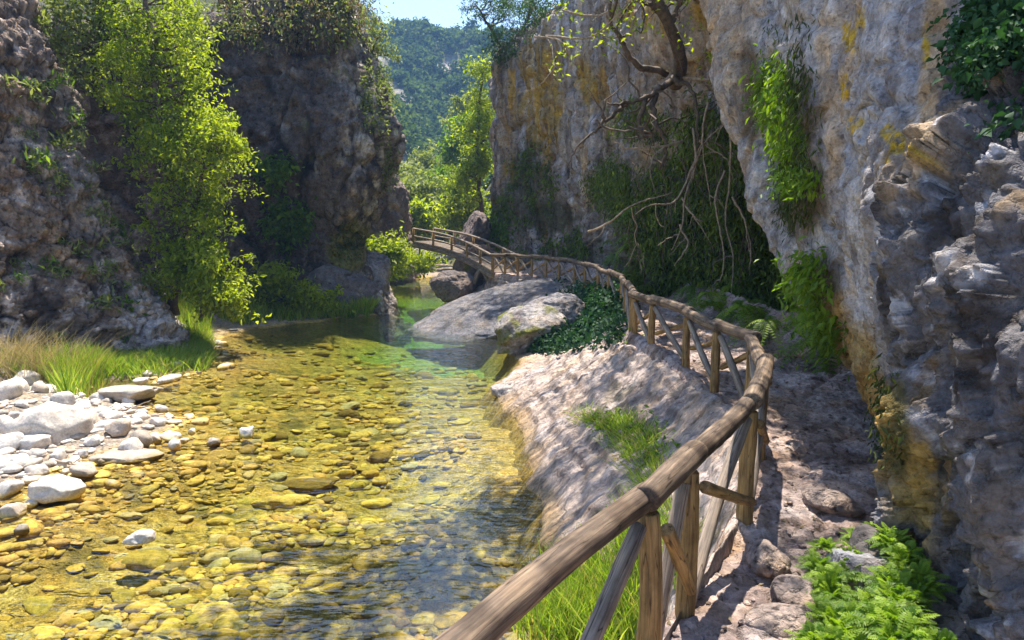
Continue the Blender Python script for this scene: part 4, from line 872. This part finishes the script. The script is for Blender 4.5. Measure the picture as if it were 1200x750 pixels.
# ------------------------------------------------------------------ right wall trees, roots and canopy
def pl(*q): return np.array([at(*a) for a in q])
root = thing('overhanging_tree', 'gnarled tree with bare twisted limbs and dangling roots on the right wall', 'tree', at(792, 92, 13.3)); ot = at(792, 92, 13.3)
mbt = MB()
V, F, L = tube(cr(pl((792, 100, 13.6), (797, 70, 13.0), (785, 30, 12.6), (770, 0, 12.4), (762, -40, 12.3), (770, -110, 12.4), (790, -200, 12.6)), 44), np.linspace(.125, .06, 44), 12, .25, seed=3); mbt.add(V, F)
limbs = [((792, 92, 13.2), (770, 105, 12.8), (745, 118, 12.6), (712, 122, 12.5)), ((770, 102, 12.9), (765, 130, 12.7), (780, 170, 12.6), (772, 200, 12.6)), ((780, 85, 13), (745, 75, 12.6), (730, 50, 12.4), (715, 20, 12.2), (722, -20, 12)),
         ((790, 95, 13.1), (810, 105, 12.9), (818, 150, 12.7), (812, 200, 12.7)), ((757, 112, 12.7), (750, 150, 12.6), (765, 160, 12.5), (755, 145, 12.5)), ((735, 120, 12.6), (705, 145, 12.4), (690, 160, 12.4)), ((785, 30, 12.6), (800, 0, 12.4), (830, -30, 12)), ((780, 20, 12.6), (740, -10, 12.2), (690, -60, 12))]
for j, q in enumerate(limbs):
    P = cr(pl(*q), 22); P += rng.normal(size=P.shape)*.018; V, F, L = tube(P, np.linspace(.065, .016, 22)*(1 if j < 3 else .75), 8, .3, seed=j); mbt.add(V, F)
    for b in range(5):
        s0 = P[rng.integers(6, 22)]; e0 = s0+rng.normal(size=3)*np.array([.45, .3, .4]); V, F, L = tube(limb(s0, e0, 9, .2), np.linspace(.022, .005, 9), 5, 0, False); mbt.add(V, F)
mbt.build('trunk', M['bark'], root, True, ot)
roots = [((800, 92, 13.2), (845, 97, 12.6), (856, 130, 12.4), (858, 200, 12.4), (853, 260, 12.4), (862, 300, 12.4), (860, 345, 12.4)), ((812, 150, 12.7), (814, 190, 12.6), (800, 230, 12.5), (795, 262, 12.5), (782, 292, 12.4)), ((814, 190, 12.6), (790, 232, 12.4), (760, 238, 12.3), (740, 250, 12.3)),
         ((800, 165, 12.7), (775, 172, 12.5), (740, 176, 12.4), (722, 168, 12.4)), ((690, 271, 12.6), (715, 262, 12.2), (745, 240, 12), (790, 226, 12)), ((806, 210, 12.6), (828, 165, 12.5), (850, 140, 12.4)), ((820, 165, 12.6), (835, 175, 12.5), (846, 180, 12.4)), ((800, 232, 12.5), (815, 255, 12.4), (826, 262, 12.4)),
         ((850, 200, 12.4), (838, 240, 12.3), (848, 300, 12.3), (846, 330, 12.3)), ((858, 230, 12.4), (872, 260, 12.3), (880, 300, 12.3)), ((797, 262, 12.5), (805, 285, 12.4), (790, 310, 12.4)), ((845, 97, 12.6), (865, 130, 12.5), (880, 180, 12.5)), ((830, 120, 12.6), (825, 170, 12.5), (832, 240, 12.4)), ((640, 41, 13), (690, 45, 12.4), (720, 20, 12), (745, -10, 12)), ((627, 42, 13), (655, 47, 12.8), (668, 60, 12.6)), ((660, 12, 12.8), (700, 14, 12.4), (730, 0, 12))]
for j, q in enumerate(roots):
    mb = MB(); P = cr(pl(*q), 26); P += np.cumsum(rng.normal(size=P.shape)*.006, 0); V, F, L = tube(P, np.linspace(.022, .007, 26)*(1.3 if j == 0 else 1), 7, .3, seed=j); mb.add(V, F)
    for b in range(2):
        s0 = P[rng.integers(6, 25)]; e0 = s0+np.array([rng.normal()*.25, rng.normal()*.1, -abs(rng.normal())*.45]); V, F, L = tube(limb(s0, e0, 8, .15), np.linspace(.012, .004, 8), 4, 0, False); mb.add(V, F)
    mb.build('root' if j < 13 else 'branch', M['root'], root, True, ot)
mb = MB()
for j in range(34):                     # fine rootlets dangling in front of the moss
    x, y = rng.uniform(715, 885), rng.uniform(150, 300); p = at(x, y, rng.uniform(12.2, 13.4)); L_ = rng.uniform(.3, 1.3)
    q = p+np.array([rng.normal()*.12*L_, rng.normal()*.1, -L_]); V, F, L = tube(limb(p+np.array([0, .3, .1]), q, 10, .10), np.linspace(.010, .003, 10), 4, 0, False); mb.add(V, F)
mb.build('rootlets', M['bark'], root, True, ot)
mb = MB()
for (x, y, Y, rx, n) in ((670, 45, 12.4, .35, 60), (662, 60, 12.5, .25, 50), (712, 40, 12.2, .35, 80), (660, 15, 12.6, .3, 50), (735, 5, 12, .4, 90), (725, 45, 12.1, .25, 40), (810, 40, 12.4, .25, 50), (835, 70, 12.4, .2, 60), (838, 95, 12.4, .15, 40), (690, -30, 12, .6, 160), (800, -10, 12, .4, 90), (655, 80, 12.8, .2, 40), (745, 30, 12, .3, 50)):
    C = at(x, y, Y)+rng.normal(size=(n, 3))*rx*np.array([.6, .5, .45]); leaf_mb(mb, C[::2], .09, .5+rng.normal(size=len(C[::2]))*.25, aspect=.45, droop=.4)
mb.build('crown', M['leaf_sun'], root, True, ot)
for nm, lb, tr_, bl_, n_ in (('canopy_tree', 'leafy tree on the right wall top arching over the path', [[(5.2, 14.5, 9.2), (4.6, 13.8, 10.2), (3.6, 12.6, 11.2), (2.4, 11.4, 11.8)]], [((3.6, 12.8, 10.8), (1.6, 1.8, 1.2), 30), ((2.2, 11, 11), (1.2, 1.4, .8), 14), ((4.3, 15, 10.5), (1.4, 1.6, 1), 18), ((.9, 12.6, 10.6), (1.5, 1.7, .6), 12), ((-.9, 10.3, 9.7), (1.0, 1.1, .4), 17), ((-1.5, 9.2, 9.6), (.7, .6, .3), 9), ((-.1, 11.2, 9.8), (.8, .7, .4), 10), ((3.2, 16.5, 11), (1.6, 1.6, .8), 22)], 110),  # leaf clumps over the river are added, unseen, to shade the bed
                         ('canopy_tree', 'leafy tree leaning out above the near overhang', [[(5.5, 9.5, 8.0), (4.8, 9, 9.2), (3.6, 8.4, 10.2), (2.2, 8, 10.6)]], [((3.6, 8.6, 10), (1.3, 1.3, .9), 13), ((2.0, 7.8, 10.2), (1.0, 1.3, .6), 8), ((4.6, 10.3, 9.8), (1.1, 1.0, .8), 12)], 70)):
    tree(nm, lb, 'tree', tr_, .14, bl_, .12, 'leaf_mid', leaf_n=n_, clump_r=.36)
tree('canopy_tree', 'leafy tree on the far wall top shading the slab and fence', 'tree', [[(3.2, 25, 10.8), (2.6, 25, 12), (1.6, 25, 13)]], .13, [((1.2, 25.3, 13.4), (1.9, 2.0, .9), 34), ((2.2, 22.5, 13), (1.4, 1.6, .8), 18)], .13, 'leaf_mid', leaf_n=120, clump_r=.42)
tree('pine_tree', 'dark leaning tree on the wall top against the sky', 'tree', [[at(590, 80, 31), at(585, 55, 31), at(570, 25, 30.8), at(560, 8, 30.6)], [at(595, 80, 30.5), at(612, 40, 30), at(625, 0, 29.5)]], .10,
     [(at(615, 25, 29.5), (1.5, 1, 1.0), 30), (at(585, 8, 30.5), (1.4, 1, .5), 14), (at(640, 35, 28), (1.1, 1, .9), 24), (at(598, 62, 30), (.9, .8, .6), 18), (at(555, 4, 30.6), (.7, .6, .25), 6), (at(665, 5, 27), (1.4, 1, .8), 16), (at(620, 60, 29), (.8, .7, .5), 12)], .12, 'leaf_dark', leaf_n=120, clump_r=.38, aspect=.3)
tree('broadleaf_tree', 'bright green tree hanging down behind the right wall edge', 'tree', [[at(565, 250, 37), at(560, 190, 37), at(562, 120, 37), at(570, 70, 37)]], .12,
     [(at(558, 175, 36.5), (1.0, 1.0, 1.9), 30), (at(564, 120, 37), (.7, .8, 1.4), 14), (at(548, 215, 36.5), (.8, .9, 1.0), 14), (at(568, 85, 37), (.4, .5, .6), 6)], .16, 'leaf_sun', leaf_n=110, clump_r=.42)
mids = [(500, 235, 46, 1.9, 'leaf_grey'), (480, 215, 52, 2.0, 'leaf_grey'), (520, 222, 50, 1.7, 'leaf_mid'), (545, 235, 43, 1.4, 'leaf_sun'), (505, 205, 62, 2.2, 'leaf_grey'), (548, 165, 56, 1.8, 'leaf_mid'), (470, 240, 44, 1.5, 'leaf_grey'), (490, 258, 42, 1.2, 'leaf_sun'), (555, 130, 70, 2.0, 'leaf_grey'), (475, 212, 64, 1.8, 'leaf_grey')]
names_ = ['dusty olive tree above the footbridge middle', 'pale olive tree beside the cliff gap', 'green tree filling the valley behind the olive tree', 'sunny tree crowding the wall foot by the bridge', 'large pale tree in the valley centre', 'green tree up the slope behind the wall edge', 'low sunlit tree at the left bridge end', 'low bright tree just above the bridge railing', 'highest green tree on the valley slope', 'far pale tree below the hillside spur']
def hillz(x, y):
    x = np.asarray(x, float); y = np.asarray(y, float); ax = x/y
    main = 67*np.exp(-((y-270)/95)**2)*(1-1.1*(ax+.1)).clip(.5, 2.2)*(1+.14*gnoise(np.stack([x*.02, y*.02, 0*x], -1))+.07*gnoise(np.stack([x*.05, y*.05, 0*x+5], -1))) 
    spur = 34*np.exp(-((y-130)/38)**2)*sstep(-.075, -.30, ax)
    right = 30*sstep(.0, .5, ax+.02)*sstep(34, 60, y)+9*sstep(-.11, .02, ax)*sstep(38, 62, y)
    left = 26*sstep(-.17, -.5, ax)*sstep(34, 60, y)
    P = np.stack([x*.03, y*.03, 0*x], -1)
    return np.maximum(main+spur, 0)+right+left+sstep(40, 80, y)*3*fbm(P*3, 1, 4)+.05
for (x, y, Y, r_, mt), lb in zip(mids, names_):
    p = at(x, y, Y); g_ = min(float(hillz(p[0], Y)), p[2]-.5)
    tree('valley_tree', lb, 'tree', [[(p[0], Y, g_-.3), (p[0]+.1, Y, (g_+p[2])/2), (p[0], Y, p[2]+r_*.5)]], .12, [(p, (r_, r_*.8, r_*.95), 34), (p+np.array([-r_*.5, 0, -r_*.6]), (r_*.7, r_*.6, r_*.6), 14)], .2+.002*Y, mt, 'trees in the valley behind the bridge', leaf_n=85, clump_r=.28*r_)

# ------------------------------------------------------------------ far hills and forest
hx = np.concatenate([-np.geomspace(420, 6, 90), np.linspace(-5, 5, 12), np.geomspace(6, 420, 90)])
hy = np.concatenate([np.linspace(33, 120, 110)[:-1], np.linspace(120, 520, 130)])
HX, HY = np.meshgrid(hx, hy, indexing='ij'); HV = np.stack([HX, HY, hillz(HX, HY)-.35*(HY < 46)], -1)
c = np.ones(HV.shape)*np.array([.085, .095, .045]); hn = gnormals(HV); c = mixc(c, (.26, .24, .225), sstep(.12, .35, fbm(HV, (.035, .035, .08), 5, .6)))
tag(obj('hills', mesh('hills', HV, grid_faces(len(hx), len(hy)), M['soil'], True, {'tint': c.reshape(-1, 3)})), 'steep wooded mountainside closing the gorge', 'hills', None, 'structure')
mb = MB()
N_ = 9000; cnt = 0; CC, RV = [], []
FYs = rng.uniform(72, 330, N_); FXs = rng.uniform(-.30, .06, N_)*FYs; FZs = hillz(FXs, FYs); RK_ = fbm(np.stack([FXs, FYs, FZs], -1), (.035, .035, .08), 5, .6)
while cnt < N_:
    x, Y, z = FXs[cnt], FYs[cnt], FZs[cnt]; cnt += 1
    if RK_[cnt-1] > .17: continue
    hgt = rng.uniform(1.8, 4.2)*(.6 if Y < 110 else 1); nl = 46; tone = rng.uniform(.05, .8)
    q = rng.normal(size=(nl, 3)); q /= np.linalg.norm(q, axis=1)[:, None]; q *= rng.uniform(.55, 1, (nl, 1))
    C = np.array([x, Y, z+hgt*.45])+q*np.array([.42, .42, .55])*hgt
    CC.append(np.concatenate([C, np.full((nl, 1), hgt*.26)], 1)); RV.append(tone+rng.normal(size=nl)*.15+q[:, 2]*.0)
CC = np.concatenate(CC); leaf_mb(mb, CC[:, :3], CC[:, 3], np.concatenate(RV), aspect=.8, droop=.1)
tag(mb.build('forest', M['forest']), 'dense bluish pine forest covering the far mountainside', 'forest', None, 'stuff')

# ------------------------------------------------------------------ ground plants
def scatter_px(regions, n, zf, zguess=.5):
    out_ = []
    for cx, cy, rx, ry in regions:
        q = rng.normal(size=(n, 2))*.5; q = q[np.hypot(q[:, 0], q[:, 1]) < 1.1]
        z = np.full(len(q), zguess)
        for _ in range(5):
            x_, y_ = onz_v(cx+q[:, 0]*rx, cy+q[:, 1]*ry, z); z = .5*z+.5*np.clip(zf(x_, y_), -1, 1.5)
        out_.append(np.stack([x_, y_, zf(x_, y_)], 1))
    return np.concatenate(out_)
def grassy(name, label, pts, h, w, mat, kind='stuff', cat='grass', **kw):
    mb = MB(); blades(mb, pts, h, w, **kw); o_ = mb.build(name, M[mat]); return tag(o_, label, cat, None, kind)
bz = lambda x, y: bedz(x, y)
g1 = scatter_px([(200, 418, 50, 20), (150, 425, 60, 20), (225, 395, 22, 35), (235, 410, 15, 25), (110, 428, 50, 16), (50, 430, 60, 16)], 2600, bz, .2)
grassy('grass', 'lush green grass fringing the leaning rock at the water', g1, .27, .016, 'grass', lean=.6)
g2 = scatter_px([(225, 375, 22, 28), (210, 350, 14, 30)], 1600, lambda x, y: np.clip(bedz(x, y), .1, 1.2), .4)
grassy('grass', 'bright grass strip on the bank under the tall tree', g2, .6, .025, 'grass')
grassy('grass', 'grassy tuft beside the long flat white stone', scatter_px([(95, 445, 30, 18), (85, 455, 22, 12)], 1500, bz, .2), .5, .016, 'grass')
grassy('dry_grass', 'straw coloured dry grass leaning over the gravel bank', scatter_px([(40, 436, 50, 16), (75, 442, 40, 14), (10, 430, 30, 16)], 420, bz, .3), .7, .009, 'straw', lean=.75)
grassy('grass', 'dark grass along the shaded cliff foot', scatter_px([(330, 368, 60, 8), (390, 366, 40, 7), (290, 372, 25, 8)], 1700, bz, .1), .5, .03, 'grass')
grassy('grass', 'sunlit grass clump at the pool corner below the cliff', scatter_px([(412, 364, 22, 8), (436, 364, 8, 6)], 1500, bz, .1), .5, .03, 'grass')
grassy('grass', 'long green grass growing under the near handrail', np.concatenate([scatter_px([(690, 690, 60, 50), (655, 720, 50, 40), (745, 640, 26, 40), (715, 730, 50, 40)], 1100, bankz, .9), scatter_px([(775, 590, 20, 40), (795, 660, 16, 40)], 380, bankz, 1.0)]), .30, .010, 'grass', curve=.8)
grassy('grass', 'fresh grass tongue in the middle of the rock bank', scatter_px([(738, 515, 30, 22), (758, 548, 26, 26), (722, 503, 24, 12), (770, 580, 22, 22), (745, 530, 34, 26), (690, 495, 18, 8)], 330, lambda x, y: bankz(x, y)+.03, .9), .19, .012, 'grass', lean=.9)
mb = MB(); pts = scatter_px([(690, 380, 50, 34), (660, 395, 46, 22), (710, 365, 34, 20), (640, 408, 24, 8)], 5200, bankz, .6); pts[:, 2] += np.abs(rng.normal(size=len(pts)))*.16+.04
leaf_mb(mb, pts, .10, np.clip(.4+.5*fbm(pts, 1.5, 3), 0, 1)+rng.normal(size=len(pts))*.15, aspect=.75, droop=.1); tag(mb.build('ground_cover', M['leaf_ivy']), 'dark green leafy ground cover between the boulder and the fence', 'ground cover', None, 'stuff')
mb = MB(); pts = scatter_px([(735, 510, 46, 22), (705, 500, 26, 9), (762, 545, 30, 28)], 700, bankz, .9); pts[:, 2] += np.abs(rng.normal(size=len(pts)))*.05+.02; leaf_mb(mb, pts, .06, aspect=.45); tag(mb.build('weeds', M['fern']), 'leafy weeds mixed into the grass tongue on the rock bank', 'weeds', None, 'stuff')
mb = MB(); pts = scatter_px([(745, 398, 22, 8), (715, 375, 12, 6)], 500, bankz, 1); pts[:, 2] += np.abs(rng.normal(size=len(pts)))*.06; leaf_mb(mb, pts, .09, aspect=.5); tag(mb.build('weeds', M['fern']), 'light green weeds at the fence foot above the bank crest', 'weeds', None, 'stuff')
ferns = [fern_mesh('fern', 44, .17, M['fern']), fern_mesh('fern', 48, .15, M['fern']), fern_mesh('fern', 36, .20, M['fern'])]
hferns = [fern_mesh('hanging_fern', 18, .4, M['fern'], True), fern_mesh('hanging_fern', 16, .45, M['leaf_mid'], True)]
def put(name, me, p, s, label, cat, group=None):
    o_ = obj(name, me); o_.location = p; o_.scale = (s, s, s); o_.rotation_euler = (rng.normal()*.15, rng.normal()*.15, rng.uniform(0, 6.28)); return tag(o_, label, cat, group)
rs = random.Random(21)
for k_ in range(130):
    y = rs.uniform(628, 790); x = rs.uniform(958-(y-628)*.05, 1062+(y-628)*.32)
    if (abs(x-1003) < 26 and abs(y-700) < 22) or (abs(x-1030) < 26 and abs(y-672) < 16): continue
    p = onz(x, y, 1.16+.1*(x > 1040)); put('fern', ferns[rs.randrange(3)], p, rs.uniform(.5, .95), 'green fern in the mass at the overhang foot beside the path', 'fern', 'ferns at the foot of the overhang')
for k_ in range(26):
    Y_ = rs.uniform(8.2, 14.5); xf_ = float(curve_x(Y_, fence_pts)); p = np.array([xf_+rs.uniform(1.3, 2.3), Y_, 1.45+rs.uniform(0, .35)])
    put('fern', hferns[k_ % 2], p, rs.uniform(.8, 1.5), 'fern on the ledge at the back of the path below the roots', 'fern', 'ferns along the path ledge')
for x, y, s, lb in ((780, 430, .8, 'small fern on the kerb stones below the fence'), (800, 445, .5, 'tiny fern beside the kerb stones near the fence corner'), (765, 418, .6, 'pale fern at the bank crest by the fence'), (742, 500, .8, 'fern at the top of the grass tongue on the bank'), (725, 515, .7, 'low fern on the left of the grass tongue'), (760, 535, .8, 'fern beside the grass tongue near the handrail')):
    p = onz(x, y, .95); p[2] = bankz(p[0], p[1]); put('fern', ferns[rng.integers(0, 3)], p, s, lb, 'fern')
P, Q = pick(W, [(840, 330, 80, 100), (800, 270, 70, 80), (900, 400, 40, 40)], 46)
for k_ in range(len(P)):
    put('hanging_fern', hferns[k_ % 2], P[k_]+Q[k_]*.1, rng.uniform(.7, 1.4), 'fern hanging in the dark recess behind the fence', 'fern', 'ferns in the recess')
P, Q = pick(NB, [(915, 110, 20, 35), (945, 207, 18, 12), (968, 380, 20, 24)], 22)
for k_ in range(len(P)):
    put('hanging_fern', hferns[0], P[k_]+Q[k_]*.04, rng.uniform(.45, .8), 'bright fern rooted in the groove of the near overhang', 'fern', 'ferns in the overhang groove')
for x, y, r_, lb in ((478, 300, .5, 'yellow green plant in the far rapids left of the bridge'), (488, 306, .5, 'leafy plant in the middle of the far rapids'), (470, 314, .4, 'low plant at the left edge of the far rapids'), (497, 312, .35, 'small plant beside the dark boulder in the rapids'), (508, 300, .6, 'bright bush under the footbridge')):
    mb = MB(); p = at(x, y+8, 33); p[2] = max(p[2], .0); C = p+rng.normal(size=(260, 3))*np.array([r_*.6, r_*.5, r_*.45])+np.array([0, 0, r_*.5]); leaf_mb(mb, C, .17, aspect=.5, droop=-.2); plant('stream_plant', lb, 'plant', mb, 'leaf_sun', p)

mb = MB(); k_ = rng.choice(len(pathI), 900); k_ = k_[(pathI[k_, 1] > 2) & (pathI[k_, 1] < 12)]
V, F = leaves(pathI[k_]+np.array([0, 0, .012]), .045, spread=1.0, droop=.0, aspect=.4); V[:, 2] = np.repeat(pathI[k_, 2], 4)+.006+.25*(V[:, 2]-np.repeat(pathI[k_, 2], 4)); mb.add(V, F, rnd=np.repeat(rng.uniform(0, 1, len(k_)), 4))
tag(mb.build('leaf_litter', M['leaf_dry']), 'dry brown leaf litter scattered over the stony footpath', 'leaf litter', None, 'stuff')
mb = MB(); k_ = rng.choice(len(pathI), 1400); k_ = k_[(pathI[k_, 1] > 2) & (pathI[k_, 1] < 9)]
for i_ in k_:
    V, F = vs[i_ % 8]; w_ = rng.uniform(.008, .03); a_ = rng.uniform(0, 6.28); V = V*np.array([w_, w_*.8, w_*.6]); V = V@np.array([[math.cos(a_), math.sin(a_), 0], [-math.sin(a_), math.cos(a_), 0], [0, 0, 1]]); mb.add(V+pathI[i_]+np.array([0, 0, w_*.2]), F, tint=np.tile(np.array([.36, .28, .24])*rng.uniform(.5, 1.3), (len(V), 1)))
tag(mb.build('path_gravel', M['path']), 'loose gravel and chips strewn on the footpath', 'gravel', None, 'stuff')
# ------------------------------------------------------------------ air
m, t, out = nt('air'); pv = N(t, 'ShaderNodeVolumePrincipled', Density=.0008); pv.inputs['Color'].default_value = (.28, .54, 1, 1); pv.inputs['Anisotropy'].default_value = .0
t.links.new(pv.outputs[0], out.inputs['Volume'])
V = np.array([(x, y, z) for z in (-5, 125) for x, y in ((-440, -20), (440, -20), (440, 540), (-440, 540))], float)
tag(obj('haze', mesh('haze', V, np.array([(3, 2, 1, 0), (4, 5, 6, 7), (0, 1, 5, 4), (1, 2, 6, 5), (2, 3, 7, 6), (3, 0, 4, 7)]), m, False)), 'thin blue air between the gorge and the mountain', 'haze', None, 'stuff')

# ------------------------------------------------------------------ light
EL, AZ = R(67), R(4)                    # azimuth from straight ahead, positive to the right
w = bpy.data.worlds.new('World'); S.world = w; w.use_nodes = True; t = w.node_tree
sky = t.nodes.new('ShaderNodeTexSky'); sky.sky_type = 'NISHITA'; sky.sun_disc = False; sky.sun_elevation = EL; sky.sun_rotation = AZ; sky.air_density = 1.0; sky.dust_density = .6
t.links.new(sky.outputs[0], t.nodes['Background'].inputs[0]); t.nodes['Background'].inputs[1].default_value = .13
sl = bpy.data.lights.new('sun', 'SUN'); sl.energy = 5.0; sl.angle = R(.53); sl.color = (1, .92, .78)
so = bpy.data.objects.new('sun', sl); COL.objects.link(so); so.location = (0, 20, 60)
from mathutils import Vector
so.rotation_euler = Vector((math.sin(AZ)*math.cos(EL), math.cos(AZ)*math.cos(EL), math.sin(EL))).to_track_quat('Z', 'Y').to_euler()
S.view_settings.view_transform = 'Standard'; S.view_settings.look = 'None'; S.view_settings.exposure = 1.34; S.view_settings.gamma = 1
S.render.engine = 'CYCLES'
cy = S.cycles; cy.use_denoising = True; cy.max_bounces = 7; cy.diffuse_bounces = 4; cy.transparent_max_bounces = 14; cy.caustics_reflective = False; cy.caustics_refractive = False
cy.use_adaptive_sampling = True; cy.adaptive_threshold = .02; cy.volume_bounces = 0; cy.sample_clamp_indirect = 8
